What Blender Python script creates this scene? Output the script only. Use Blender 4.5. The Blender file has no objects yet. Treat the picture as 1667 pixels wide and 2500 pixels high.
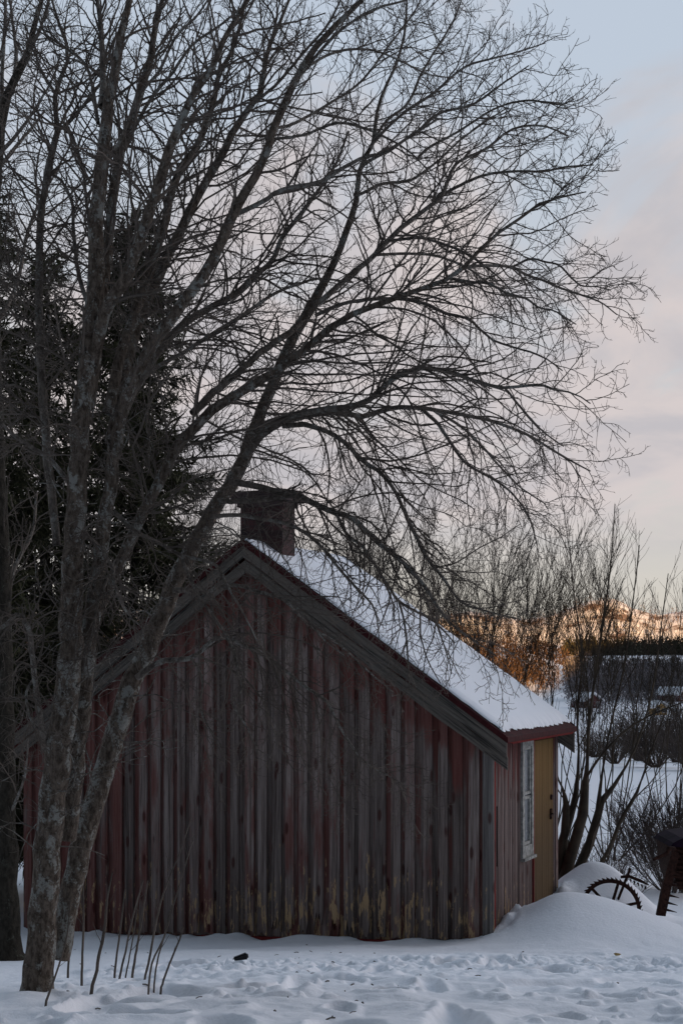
import bpy, bmesh, math, random
import numpy as np
from mathutils import Vector

C = bpy.context.scene.collection
R = math.radians
F, CX, HY = 3472.2, 833.5, 1629.0          # focal length, optical axis and eye level of the photograph (its own pixels)
rs = np.random.RandomState(7)
random.seed(7)


def P(px, py, Y):
    return np.array([(px - CX) / F * Y, Y, -(py - HY) / F * Y])


# ------------------------------------------------------------------ helpers
def tag(o, label=None, cat=None, group=None, kind=None):
    if label: o['label'] = label
    if cat: o['category'] = cat
    if group: o['group'] = group
    if kind: o['kind'] = kind
    return o


def empty(name, loc, rz=0.0, label=None, cat=None, group=None):
    o = bpy.data.objects.new(name, None)
    C.objects.link(o)
    o.empty_display_size = 0.3
    o.location = loc
    o.rotation_euler = (0, 0, rz)
    return tag(o, label, cat, group)


def link(name, me, mat, parent=None):
    o = bpy.data.objects.new(name, me)
    C.objects.link(o)
    if mat is not None:
        me.materials.append(mat)
    if parent is not None:
        o.parent = parent
    return o


def np_mesh(name, verts, faces, smooth=False):
    """faces: (n,3) or (n,4) integer array"""
    me = bpy.data.meshes.new(name)
    verts = np.ascontiguousarray(verts, dtype=np.float32)
    faces = np.ascontiguousarray(faces, dtype=np.int32)
    n, k = faces.shape
    me.vertices.add(len(verts))
    me.vertices.foreach_set('co', verts.ravel())
    me.loops.add(n * k)
    me.loops.foreach_set('vertex_index', faces.ravel())
    me.polygons.add(n)
    me.polygons.foreach_set('loop_start', np.arange(0, n * k, k, dtype=np.int32))
    me.polygons.foreach_set('loop_total', np.full(n, k, dtype=np.int32))
    if smooth:
        me.polygons.foreach_set('use_smooth', np.ones(n, dtype=bool))
    me.update(calc_edges=True)
    return me


def tubes(batches, sides):
    """batches: list of (P (B,N,3), R (B,N)) -> verts, quads"""
    V, Q, off = [], [], 0
    for Pn, Rn in batches:
        B, N, _ = Pn.shape
        if B == 0: continue
        T = np.empty_like(Pn)
        T[:, 1:-1] = Pn[:, 2:] - Pn[:, :-2]
        T[:, 0] = Pn[:, 1] - Pn[:, 0]
        T[:, -1] = Pn[:, -1] - Pn[:, -2]
        T /= np.linalg.norm(T, axis=2, keepdims=True) + 1e-9
        D = Pn[:, -1] - Pn[:, 0]
        ref = np.where((np.abs(D[:, 1]) < 0.75 * (np.linalg.norm(D, axis=1) + 1e-9))[:, None],
                       np.array([[0., 1., 0.]]), np.array([[1., 0., 0.2]]))[:, None, :]
        n1 = np.cross(T, ref); n1 /= np.linalg.norm(n1, axis=2, keepdims=True) + 1e-9
        n2 = np.cross(T, n1)
        a = np.arange(sides) * 2 * np.pi / sides
        ring = (Pn[:, :, None, :] + Rn[:, :, None, None] *
                (np.cos(a)[None, None, :, None] * n1[:, :, None, :] + np.sin(a)[None, None, :, None] * n2[:, :, None, :]))
        V.append(ring.reshape(-1, 3))
        b = np.arange(B)[:, None, None] * N * sides
        i = np.arange(N - 1)[None, :, None] * sides
        s = np.arange(sides)[None, None, :]
        s2 = (s + 1) % sides
        q = np.stack([b + i + s, b + i + s2, b + i + sides + s2, b + i + sides + s], axis=-1).reshape(-1, 4)
        Q.append(q + off)
        off += B * N * sides
    return np.concatenate(V), np.concatenate(Q)


def resample(pts, n):
    pts = np.asarray(pts, float)
    seg = np.linalg.norm(np.diff(pts[:, :3], axis=0), axis=1)
    s = np.concatenate([[0], np.cumsum(seg)])
    t = np.linspace(0, s[-1], n)
    # catmull-rom on the chord parameter
    out = np.empty((n, pts.shape[1]))
    for k, tt in enumerate(t):
        i = min(max(np.searchsorted(s, tt) - 1, 0), len(pts) - 2)
        u = (tt - s[i]) / max(s[i + 1] - s[i], 1e-9)
        p0 = pts[max(i - 1, 0)]; p1 = pts[i]; p2 = pts[i + 1]; p3 = pts[min(i + 2, len(pts) - 1)]
        out[k] = 0.5 * (2 * p1 + (p2 - p0) * u + (2 * p0 - 5 * p1 + 4 * p2 - p3) * u * u + (3 * p1 - p0 - 3 * p2 + p3) * u ** 3)
    return out


def norm(v):
    return v / (np.linalg.norm(v, axis=-1, keepdims=True) + 1e-9)


def grow(Pp, Rp, rng, spacing, k, l0, lmax, ang, npts, trop, jit, t0, rk, rmin, rmax=1.0, bias=None, tpow=1.0, tip=0.45):
    """children of every branch in the batch"""
    B, N, _ = Pp.shape
    seg = np.linalg.norm(np.diff(Pp, axis=1), axis=2)
    L = seg.sum(1)
    n = np.floor(L * (1 - t0) / spacing + rng.rand(B)).astype(int)
    idx = np.repeat(np.arange(B), n)
    M = len(idx)
    kk = np.arange(M) - np.repeat(np.cumsum(n) - n, n)
    t = t0 + (1 - t0) * (((kk + rng.rand(M)) / np.maximum(np.repeat(n, n), 1)) ** tpow) * 0.985
    fi = t * (N - 1); i = np.minimum(fi.astype(int), N - 2); u = (fi - i)[:, None]
    pos = Pp[idx, i] * (1 - u) + Pp[idx, i + 1] * u
    tan = norm(Pp[idx, i + 1] - Pp[idx, i])
    rp = Rp[idx, i] * (1 - u[:, 0]) + Rp[idx, i + 1] * u[:, 0]
    rv = norm(rng.randn(M, 3))
    perp = norm(rv - (rv * tan).sum(1, keepdims=True) * tan)
    if bias is not None:
        perp = norm(perp + bias)
        perp = norm(perp - (perp * tan).sum(1, keepdims=True) * tan)
    a = R(ang[0]) + rng.rand(M) * R(ang[1] - ang[0])
    d = norm(np.cos(a)[:, None] * tan + np.sin(a)[:, None] * perp)
    ln = np.minimum(k * L[idx] * (1.08 - t) + l0, lmax) * (0.45 + 0.85 * rng.rand(M))
    r0 = np.clip(rp * rk * (0.7 + 0.5 * rng.rand(M)), rmin, rmax)
    Pn = np.empty((M, npts, 3)); Pn[:, 0] = pos
    step = (ln / (npts - 1))[:, None]
    up = np.array([[0, 0, 1.0]])
    bend = norm(rng.randn(M, 3)) * jit * 0.5
    for j in range(1, npts):
        tv = trop(pos)[:, None] if callable(trop) else trop
        d = norm(d + up * tv + bend + rng.randn(M, 3) * jit)
        Pn[:, j] = Pn[:, j - 1] + d * step
    tt = np.linspace(0, 1, npts)[None, :]
    Rn = r0[:, None] * (1 - (1 - tip) * tt)
    Rn = np.maximum(Rn, rmin * 0.6)
    return Pn, Rn


def prune(Pp, Rp, rng, cell, cap):
    """shaded-out twigs die: no more than cap twigs keep growing in any one column of the crown"""
    m = Pp[:, Pp.shape[1] // 2]
    key = np.floor(m[:, 0] / cell).astype(np.int64) * 100003 + np.floor(m[:, 2] / cell).astype(np.int64)
    o = rng.permutation(len(key))
    ks = key[o]
    order = np.argsort(ks, kind='stable')
    kso = ks[order]
    first = np.concatenate([[True], kso[1:] != kso[:-1]])
    start = np.maximum.accumulate(np.where(first, np.arange(len(kso)), 0))
    keep = np.zeros(len(key), bool)
    keep[o[order[(np.arange(len(kso)) - start) < cap]]] = True
    return Pp[keep], Rp[keep]


# value noise
def vnoise(x, y, seed=0):
    xi = np.floor(x).astype(np.int64); yi = np.floor(y).astype(np.int64)
    fx = x - xi; fy = y - yi
    fx = fx * fx * (3 - 2 * fx); fy = fy * fy * (3 - 2 * fy)

    def h(a, b):
        n = (a * 374761393 + b * 668265263 + seed * 1274126177) & 0x7fffffff
        n = ((n ^ (n >> 13)) * 1274126177) & 0x7fffffff
        return ((n ^ (n >> 16)) & 0xffff) / 65535.0
    return (h(xi, yi) * (1 - fx) + h(xi + 1, yi) * fx) * (1 - fy) + (h(xi, yi + 1) * (1 - fx) + h(xi + 1, yi + 1) * fx) * fy


def fbm(x, y, seed=0, o=4):
    s = 0; a = 0.5
    for k in range(o):
        s = s + a * (vnoise(x, y, seed + k) - 0.5); x = x * 2.03; y = y * 2.03; a *= 0.5
    return s


def sst(a, b, x):
    t = np.clip((x - a) / (b - a), 0, 1)
    return t * t * (3 - 2 * t)


# ------------------------------------------------------------------ node helpers
def mat(name):
    m = bpy.data.materials.new(name); m.use_nodes = True
    nt = m.node_tree
    return m, nt, nt.nodes['Principled BSDF']


class NT:
    def __init__(s, nt): s.nt = nt

    def n(s, t, **kw):
        o = s.nt.nodes.new(t)
        for k, v in kw.items():
            if k == 'inp':
                for kk, vv in v.items():
                    if hasattr(vv, 'is_output') or isinstance(vv, bpy.types.NodeSocket): s.nt.links.new(vv, o.inputs[kk])
                    else: o.inputs[kk].default_value = vv
            else: setattr(o, k, v)
        return o

    def math(s, op, a, b=None, c=None, clamp=False):
        o = s.nt.nodes.new('ShaderNodeMath'); o.operation = op; o.use_clamp = clamp
        for i, v in enumerate((a, b, c)):
            if v is None: continue
            if isinstance(v, bpy.types.NodeSocket): s.nt.links.new(v, o.inputs[i])
            else: o.inputs[i].default_value = v
        return o.outputs[0]

    def map(s, vec, scale=(1, 1, 1), rot=(0, 0, 0), loc=(0, 0, 0)):
        o = s.nt.nodes.new('ShaderNodeMapping')
        s.nt.links.new(vec, o.inputs[0])
        o.inputs['Scale'].default_value = scale; o.inputs['Rotation'].default_value = rot; o.inputs['Location'].default_value = loc
        return o.outputs[0]

    def noise(s, vec, scale=1.0, detail=4, rough=0.55, dist=0.0):
        o = s.nt.nodes.new('ShaderNodeTexNoise')
        if vec is not None: s.nt.links.new(vec, o.inputs['Vector'])
        o.inputs['Scale'].default_value = scale; o.inputs['Detail'].default_value = detail
        o.inputs['Roughness'].default_value = rough; o.inputs['Distortion'].default_value = dist
        return o.outputs['Fac']

    def step(s, v, a, b):
        o = s.nt.nodes.new('ShaderNodeMapRange'); o.interpolation_type = 'SMOOTHSTEP'
        s.nt.links.new(v, o.inputs[0]); o.inputs[1].default_value = a; o.inputs[2].default_value = b
        return o.outputs[0]

    def mix(s, f, a, b, blend='MIX'):
        o = s.nt.nodes.new('ShaderNodeMix'); o.data_type = 'RGBA'; o.blend_type = blend
        for i, v in ((0, f), (6, a), (7, b)):
            if isinstance(v, bpy.types.NodeSocket): s.nt.links.new(v, o.inputs[i])
            elif i == 0: o.inputs[0].default_value = v
            else: o.inputs[i].default_value = (*v, 1)
        return o.outputs[2]

    def bump(s, h, strength, dist, bsdf):
        o = s.nt.nodes.new('ShaderNodeBump'); s.nt.links.new(h, o.inputs['Height'])
        o.inputs['Strength'].default_value = strength; o.inputs['Distance'].default_value = dist
        s.nt.links.new(o.outputs[0], bsdf.inputs['Normal'])

    def coord(s, k='Object'): return s.n('ShaderNodeTexCoord').outputs[k]

    def attr(s, name): return s.n('ShaderNodeAttribute', attribute_name=name).outputs['Fac']

    def link(s, a, b): s.nt.links.new(a, b)


def simple(name, col, rough=0.7, var=0.35, scale=8.0, metal=0.0, bump=0.0):
    m, nt, b = mat(name); N = NT(nt)
    co = N.coord()
    f = N.noise(co, scale, 5)
    N.link(N.mix(N.step(f, 0.3, 0.7), [c * (1 - var) for c in col], [min(c * (1 + var), 1) for c in col]), b.inputs['Base Color'])
    b.inputs['Roughness'].default_value = rough; b.inputs['Metallic'].default_value = metal
    b.inputs['Specular IOR Level'].default_value = 0.2
    if bump: N.bump(f, bump, 0.02, b)
    return m


# ------------------------------------------------------------------ materials
def make_snow(name, bumpk=0.5):
    m, nt, b = mat(name); N = NT(nt)
    co = N.coord()
    f = N.noise(co, 0.9, 5)
    N.link(N.mix(f, (0.80, 0.83, 0.87), (0.86, 0.88, 0.91)), b.inputs['Base Color'])
    b.inputs['Roughness'].default_value = 0.75
    b.inputs['Specular IOR Level'].default_value = 0.25
    h = N.noise(co, 26.0, 6, 0.65)
    N.bump(N.math('ADD', h, N.math('MULTIPLY', N.noise(co, 5.0, 3), 1.2)), bumpk, 0.03, b)
    return m


M_snow = make_snow('snow', 0.35)
M_roofsnow = make_snow('roof snow', 0.12)


def make_hillground():
    m, nt, b = mat('snow and bare rock'); N = NT(nt)
    co = N.coord()
    f = N.noise(co, 1.1, 5)
    snow = N.mix(f, (0.80, 0.83, 0.87), (0.86, 0.88, 0.91))
    # far slopes show patches of heath and bare rock through the snow
    far = N.math('GREATER_THAN', N.n('ShaderNodeSeparateXYZ', inp={0: co}).outputs[1], 330.0)
    rock = N.math('MULTIPLY', N.step(N.noise(co, 0.03, 6, 0.7), 0.5, 0.62), far)
    N.link(N.mix(rock, snow, (0.22, 0.15, 0.1)), b.inputs['Base Color'])
    b.inputs['Roughness'].default_value = 0.75
    b.inputs['Specular IOR Level'].default_value = 0.25
    h = N.noise(co, 24.0, 6, 0.65)
    N.bump(h, 0.4, 0.03, b)
    return m


M_ground = make_hillground()


def make_boards(name, greyA, greyB, red, redk, tan=True, pitch_axis=0):
    """weathered upright boards with worn red paint; object space is the shed's own space"""
    m, nt, b = mat(name); N = NT(nt)
    co = N.coord(); rnd0 = N.attr('rnd')
    rnd = N.math('FRACT', rnd0); under = N.math('GREATER_THAN', rnd0, 1.0)
    sep = N.n('ShaderNodeSeparateXYZ', inp={0: co})
    x, y, z = sep.outputs
    off = N.n('ShaderNodeCombineXYZ', inp={0: N.math('MULTIPLY', rnd, 31.0), 1: N.math('MULTIPLY', rnd, 17.0), 2: N.math('MULTIPLY', rnd, 53.0)}).outputs[0]
    v = N.n('ShaderNodeVectorMath', operation='ADD', inp={0: co, 1: off}).outputs[0]
    grain = N.noise(N.map(v, (34, 34, 0.8)), 1.0, 7, 0.72, 0.4)
    fine = N.noise(N.map(v, (220, 220, 4.0)), 1.0, 4, 0.6)
    blot = N.noise(N.map(v, (7, 7, 1.1)), 1.0, 5, 0.6)
    g = N.mix(N.step(grain, 0.3, 0.72), greyA, greyB)
    g = N.mix(N.math('MULTIPLY', N.step(fine, 0.45, 0.7), 0.35), g, (0.05, 0.045, 0.045))
    tone = N.math('ADD', 0.72, N.math('MULTIPLY', rnd, 0.68))
    g = N.mix(1.0, g, N.n('ShaderNodeCombineXYZ', inp={0: tone, 1: tone, 2: tone}).outputs[0], 'MULTIPLY')
    # worn paint: kept near the roof line and at random along the boards
    d = N.math('SUBTRACT', N.math('SUBTRACT', 4.45, N.math('MULTIPLY', N.math('ABSOLUTE', N.math('ADD', x, 2.9)), 0.7)), z)
    keep = N.math('MULTIPLY', N.math('SUBTRACT', 1.0, N.step(N.math('ADD', d, N.math('MULTIPLY', N.math('SUBTRACT', rnd, 0.5), 0.7)), 0.05, 0.75)), 0.42)
    left = N.math('MULTIPLY', N.step(N.math('MULTIPLY', x, -1.0), 3.4, 6.2), 0.24)
    pm = N.math('ADD', N.math('ADD', blot, keep), N.math('ADD', left, N.math('MULTIPLY', N.math('SUBTRACT', rnd, 0.5), 0.22)))
    pm = N.math('ADD', N.math('ADD', pm, N.math('MULTIPLY', under, 0.10)), N.math('MULTIPLY', N.math('SUBTRACT', grain, 0.5), 0.45))
    paint = N.step(pm, redk, redk + 0.2)
    col = N.mix(N.math('MULTIPLY', paint, 0.72), g, N.mix(blot, red, [c * 1.7 for c in red]))
    # knots
    vor = N.n('ShaderNodeTexVoronoi', inp={'Vector': N.map(v, (8.0, 8.0, 2.6)), 'Scale': 1.0})
    kn = N.math('SUBTRACT', 1.0, N.step(vor.outputs['Distance'], 0.12, 0.24))
    col = N.mix(N.math('MULTIPLY', kn, 0.75), col, (0.045, 0.012, 0.01))
    if tan:   # bare splintered wood where the foot of the wall has rotted
        pk = N.noise(N.map(v, (16, 16, 3.6)), 1.0, 6, 0.7)
        low = N.math('MULTIPLY', N.math('SUBTRACT', 1.0, N.step(z, 0.35, 1.5)), 0.17)
        cen = N.math('MULTIPLY', N.math('SUBTRACT', 1.0, N.step(N.math('ABSOLUTE', N.math('ADD', x, 1.7)), 0.6, 2.2)), 0.05)
        pmk = N.step(N.math('ADD', pk, N.math('ADD', low, cen)), 0.735, 0.79)
        col = N.mix(pmk, col, N.mix(grain, (0.30, 0.2, 0.11), (0.48, 0.34, 0.2)))
    N.link(col, b.inputs['Base Color'])
    b.inputs['Roughness'].default_value = 0.85
    b.inputs['Specular IOR Level'].default_value = 0.04
    N.bump(N.math('ADD', grain, N.math('MULTIPLY', fine, 0.4)), 0.5, 0.006, b)
    return m


M_gable = make_boards('weathered red boards', (0.062, 0.044, 0.038), (0.29, 0.243, 0.222), (0.095, 0.026, 0.021), 0.515)
M_side = make_boards('weathered pinkish boards', (0.075, 0.052, 0.047), (0.21, 0.168, 0.158), (0.075, 0.019, 0.017), 0.63)
M_corner = make_boards('grey corner board', (0.06, 0.055, 0.052), (0.17, 0.158, 0.15), (0.08, 0.015, 0.012), 0.80)
M_trim = make_boards('red painted trim', (0.10, 0.03, 0.03), (0.2, 0.06, 0.06), (0.13, 0.016, 0.014), 0.25, tan=False)


def make_rake():
    m, nt, b = mat('grey weathered bargeboard'); N = NT(nt)
    uv = N.coord('UV')
    g1 = N.noise(N.map(uv, (1.3, 46, 1)), 1.0, 7, 0.72, 0.7)
    g2 = N.noise(N.map(uv, (0.5, 10, 1)), 1.0, 4, 0.6, 0.3)
    col = N.mix(N.step(g1, 0.38, 0.62), (0.012, 0.013, 0.011), (0.13, 0.115, 0.098))
    col = N.mix(N.step(g2, 0.35, 0.6), col, N.mix(g1, (0.05, 0.041, 0.033), (0.19, 0.165, 0.14)))
    ck = N.step(N.noise(N.map(uv, (0.7, 22, 1), (0, 0, 0), (3, 7, 0)), 1.0, 6, 0.7, 0.6), 0.57, 0.63)
    col = N.mix(N.math('MULTIPLY', ck, 0.8), col, (0.012, 0.010, 0.008))
    N.link(col, b.inputs['Base Color']); b.inputs['Roughness'].default_value = 0.9
    N.bump(N.math('SUBTRACT', N.math('ADD', g1, g2), ck), 0.9, 0.012, b)
    return m


M_rake = make_rake()
M_metal_red = simple('dark red sheet metal', (0.04, 0.007, 0.008), 0.9, 0.3, 12)
M_chim = None


def make_brick():
    m, nt, b = mat('sooty red brick'); N = NT(nt)
    co = N.coord()
    sep = N.n('ShaderNodeSeparateXYZ', inp={0: co})
    w = N.math('ADD', sep.outputs[0], sep.outputs[1])
    vec = N.n('ShaderNodeCombineXYZ', inp={0: w, 1: sep.outputs[2]}).outputs[0]
    br = N.n('ShaderNodeTexBrick', inp={'Vector': vec, 'Scale': 1.0})
    br.inputs['Color1'].default_value = (0.036, 0.011, 0.011, 1); br.inputs['Color2'].default_value = (0.052, 0.018, 0.018, 1)
    br.inputs['Mortar'].default_value = (0.03, 0.015, 0.015, 1)
    br.inputs['Mortar Size'].default_value = 0.008; br.inputs['Brick Width'].default_value = 0.24; br.inputs['Row Height'].default_value = 0.075
    n = N.noise(co, 6, 5)
    N.link(N.mix(N.step(n, 0.45, 0.7), br.outputs[0], (0.015, 0.008, 0.008)), b.inputs['Base Color'])
    b.inputs['Roughness'].default_value = 0.9
    N.bump(br.outputs['Fac'], -0.4, 0.01, b)
    return m


M_brick = make_brick()


def make_door():
    m, nt, b = mat('ochre painted door planks'); N = NT(nt)
    co = N.coord()
    g = N.noise(N.map(co, (60, 60, 1.5)), 1, 5, 0.6)
    bl = N.noise(N.map(co, (9, 9, 2.2)), 1, 5, 0.6)
    sep = N.n('ShaderNodeSeparateXYZ', inp={0: co})
    st = N.math('FRACT', N.math('MULTIPLY', sep.outputs[1], 11.0))
    line = N.math('LESS_THAN', st, 0.2)
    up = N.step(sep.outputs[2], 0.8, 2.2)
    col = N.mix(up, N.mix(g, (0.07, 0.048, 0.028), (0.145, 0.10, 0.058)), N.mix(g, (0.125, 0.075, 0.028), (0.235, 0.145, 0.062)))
    col = N.mix(N.math('MULTIPLY', N.step(bl, 0.55, 0.75), 0.6), col, (0.12, 0.09, 0.06))
    col = N.mix(N.math('MULTIPLY', line, 0.75), col, (0.07, 0.045, 0.025))
    N.link(col, b.inputs['Base Color']); b.inputs['Roughness'].default_value = 0.85; b.inputs['Specular IOR Level'].default_value = 0.05
    N.bump(N.math('SUBTRACT', g, line), 0.4, 0.006, b)
    return m


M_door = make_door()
M_white = simple('flaking white paint', (0.26, 0.265, 0.25), 0.7, 0.4, 22, 0, 0.3)
M_iron = simple('rusty iron', (0.032, 0.013, 0.009), 0.8, 0.5, 30, 0.2, 0.4)
M_black = simple('black rubber', (0.006, 0.006, 0.008), 0.45, 0.3, 20)
M_purple = simple('faded purple-brown cover', (0.010, 0.004, 0.011), 0.95, 0.4, 6)
M_leafy = simple('dry tan leaf', (0.45, 0.3, 0.12), 0.8, 0.3, 30)
m, nt, b = mat('window glass'); M_glass = m
b.inputs['Base Color'].default_value = (0.10, 0.11, 0.12, 1); b.inputs['Roughness'].default_value = 0.22
b.inputs['Specular IOR Level'].default_value = 0.8
NT(nt).bump(NT(nt).noise(NT(nt).coord(), 5, 2), 0.15, 0.02, b)


def make_bark(name, dark, mid, lich, lk, sc=9.0):
    m, nt, b = mat(name); N = NT(nt)
    co = N.coord()
    n1 = N.noise(N.map(co, (1, 1, 0.45)), sc * 3.2, 6, 0.7)
    n2 = N.noise(N.map(co, (1, 1, 0.6)), sc, 5, 0.65, 0.4)
    n3 = N.noise(co, sc * 5.5, 5, 0.7)
    col = N.mix(N.step(n1, 0.35, 0.65), dark, mid)
    l = N.step(N.math('ADD', N.math('MULTIPLY', n2, 0.65), N.math('MULTIPLY', n3, 0.35)), lk, lk + 0.07)
    col = N.mix(N.math('MULTIPLY', l, 0.85), col, N.mix(n1, [c * 0.65 for c in lich], lich))
    N.link(col, b.inputs['Base Color']); b.inputs['Roughness'].default_value = 0.9
    b.inputs['Specular IOR Level'].default_value = 0.15
    N.bump(N.math('ADD', n1, n3), 0.9, 0.02, b)
    return m


M_bark = make_bark('lichened grey bark', (0.05, 0.037, 0.028), (0.17, 0.138, 0.11), (0.36, 0.365, 0.335), 0.51, 13.0)
M_bark2 = make_bark('dark mossy bark', (0.018, 0.016, 0.012), (0.05, 0.043, 0.034), (0.11, 0.12, 0.10), 0.56)
M_limb = make_bark('grey-brown limb bark', (0.075, 0.062, 0.052), (0.20, 0.175, 0.15), (0.33, 0.33, 0.30), 0.52, 9)
M_twig = simple('dark twig bark', (0.10, 0.082, 0.068), 0.8, 0.35, 3)
M_shrub = simple('olive brown willow bark', (0.052, 0.04, 0.028), 0.75, 0.4, 4)
M_brown = simple('reddish brown brush', (0.10, 0.08, 0.07), 0.85, 0.4, 2)
M_spruce = simple('dark spruce needles', (0.042, 0.042, 0.021), 0.8, 0.6, 1.3)
M_farcon = simple('far conifers', (0.045, 0.045, 0.03), 0.9, 0.5, 0.05)
M_farbare = simple('far leafless birches', (0.12, 0.08, 0.055), 0.9, 0.4, 0.05)
M_farwood = simple('grey leafless wood', (0.20, 0.19, 0.20), 0.9, 0.4, 0.05)

# ------------------------------------------------------------------ terrain
TH = R(23.5)
cT, sT = math.cos(TH), math.sin(TH)
CORN = np.array([1.639, 15.4])             # near right corner of the shed on the ground plan
SHZ = -3.2                                 # height of the shed's own zero


def shed_to_world(x, y):
    return CORN[0] + x * cT + y * sT, CORN[1] - x * sT + y * cT


PR = np.array([0, 4, 6.4, 8.2, 12, 15.4, 17.8, 25, 60, 100, 180, 250, 350, 450, 600, 720, 900, 1230, 1400, 2200, 6500.])
PZ = np.array([-1.45, -1.5, -1.6, -1.87, -2.48, -3.0, -3.2, -3.5, -4.6, -6.4, -9.0, -8.5, -6.2, -1.5, 3, 6.0, 9, 14, 42, 30, 10.])
PB = np.array([-1.45, -1.45, -1.4, -1.4, -1.3, -1.2, -1.1, -0.8, 3.0, 10.0, 21., 27, 22, 18, 15, 15, 15, 15, 15, 15, 10.])


def ridge_top(px):
    """skyline of the far hills, as a height factor over the azimuth in photo pixels"""
    k = np.array([-3000, -600, 0, 400, 800, 1060, 1150, 1260, 1370, 1440, 1500, 1545, 1600, 1680, 2000, 3500])
    h = np.array([48, 52, 54, 50, 48, 47, 54, 49, 57, 67, 66, 58, 53, 56, 46, 40])
    return np.interp(px, k, h)


def shade_ridge(q):  # unseen ridge behind the camera, heights shaped to shade the foreground and valley
    return np.interp(q, [-400, -150, -60, 8, 22, 45, 110, 220, 600], [36, 33, 32, 32, 44, 74, 100, 92, 60])


def ground_h(x, y, fine=True):
    r = np.hypot(x, y) + 1e-6
    cz = y / r
    zf = np.interp(r, PR, PZ)
    px = CX + F * x / np.maximum(y, 1e-3)
    px = np.where(y > 1, px, np.where(x > 0, 3500., -3000.))
    rid = ridge_top(px)
    far = sst(1230, 1400, r) * (1 - sst(1500, 3000, r))
    zf = zf + far * (rid - 42)
    zf = zf + (22 * fbm(x / 75., y / 75., 11, 5) + 14 * fbm(x / 420., y / 420., 15)) * sst(900, 1250, r)
    # nearer wooded knoll left of the far view
    zf = zf + (9.5 + 7 * fbm(x / 22., y / 22., 19, 4)) * np.exp(-np.abs((x - 38) / 27.) ** 3 - ((y - 440) / 60.) ** 2)
    zb = np.interp(r, PR, PB)
    q = x - 0.10 * y
    zb = zb * np.where(r > 40, shade_ridge(q) / 26., 1.0)
    w = sst(-0.25, 0.25, cz)
    z = zb * (1 - w) + zf * w
    # near-field lie of the snow
    near = 1 - sst(25, 45, r)
    # shed-local coordinates
    dx, dy = x - CORN[0], y - CORN[1]
    lx = dx * cT - dy * sT
    ly = dx * sT + dy * cT
    # level along the gable foot: falls to the left, slightly scooped in the middle
    z = z - near * 0.05 * sst(-0.5, -3.0, lx) * sst(-3, 0, ly)
    # drift lying against the right hand wall and the heap beyond it
    d1 = 0.34 * np.clip((ly + 0.25) / 2.9, 0, 1) * np.exp(-(np.clip(lx - 0.05, 0, None) / 0.8) ** 2) * sst(-0.6, 0.0, lx) * (1 - sst(3.0, 4.0, ly))
    hx, hy = 2.50, 15.70
    wx = np.where(x < hx, 0.72, 1.25)
    wy = np.where(y < hy, 0.95, 0.55)
    d2 = 0.56 * np.exp(-(((x - hx) / wx) ** 2 + ((y - hy) / wy) ** 2))
    hx2, hy2 = 3.36, 18.1
    d3 = 0.50 * np.exp(-(((x - hx2) / 0.62) ** 2 + ((y - hy2) / 0.45) ** 2))
    z = z + near * (np.maximum(d1, d2) + d3)
    z = z + near * 0.13 * (vnoise(lx / 0.45, lx * 0, 81) * 0.7 + vnoise(lx / 0.14, ly / 0.3, 82) * 0.3 - 0.45) * np.exp(-((ly + 0.06) / 0.22) ** 2) * sst(-7, -6, lx) * (1 - sst(-0.6, -0.1, lx))
    # round the foot of the big tree
    z = z + near * 0.05 * np.exp(-(((x + 1.9) / 0.5) ** 2 + ((y - 8.6) / 0.6) ** 2))
    if fine:
        nf = near * sst(2.5, 5, r)
        ty = 11.0 + 1.1 * np.clip(x / 3.0, -1, 1.6)
        tr = np.exp(-((y - ty) / 1.5) ** 2) * sst(-2.6, -1.2, x)
        tr2 = np.exp(-((y - 7.6) / 2.0) ** 2) * sst(-3.2, -1.9, x)
        und = fbm(x / 1.3, y / 1.0, 21, 3) * 0.13
        wave = fbm(x / 0.34 + 0.4 * y, y / 0.30, 27, 3) * 0.11
        lump = (0.45 - np.abs(fbm(x / 0.17, y / 0.22, 31, 3)) * 3.2) * 0.055 + fbm(x / 0.065, y / 0.085, 36, 3) * 0.075
        clod = sst(0.70, 0.9, vnoise(x / 0.075, y / 0.09, 45)) * 0.035 * sst(0.4, 0.7, vnoise(x / 0.5, y / 0.6, 46))
        pr = vnoise(x / 0.27 + 9, y / 0.40, 41)
        step = -0.085 * sst(0.62, 0.78, pr) + 0.03 * sst(0.45, 0.62, pr) * (1 - sst(0.62, 0.7, pr)) + clod
        calm = 1 - 0.92 * np.exp(-((x - 2.6) / 1.1) ** 4 - ((y - 15.7) / 0.95) ** 4)
        foot = 1 - 0.6 * np.exp(-((x + 2.2) / 0.9) ** 2 - ((y - 9.2) / 1.3) ** 2)
        z = z + nf * calm * foot * (und * 0.6 + wave * (0.35 + 0.65 * tr2) + tr * (lump + step) + tr2 * step * 0.8 + 0.010 * fbm(x / 0.07, y / 0.08, 51, 2))
        # crumbs of snow banked against the right hand wall
        cr = np.exp(-((lx - 0.10) / 0.14) ** 2) * sst(-0.3, 0.3, ly) * (1 - sst(2.6, 3.0, ly))
        z = z + near * cr * (0.05 + 0.30 * fbm(x / 0.12, y / 0.12, 57, 3))
    return z


def gz(x, y, fine=True):
    return float(ground_h(np.array([float(x)]), np.array([float(y)]), fine)[0])


def on_ground(px, py):
    """where the sight line through a photo pixel meets the snow"""
    Y = np.linspace(4, 40, 4000)
    g = ground_h((px - CX) / F * Y, Y, False)
    z = -(py - HY) / F * Y
    i = np.argmax(z < g)
    return np.array([(px - CX) / F * Y[i], Y[i], g[i]])


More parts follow.
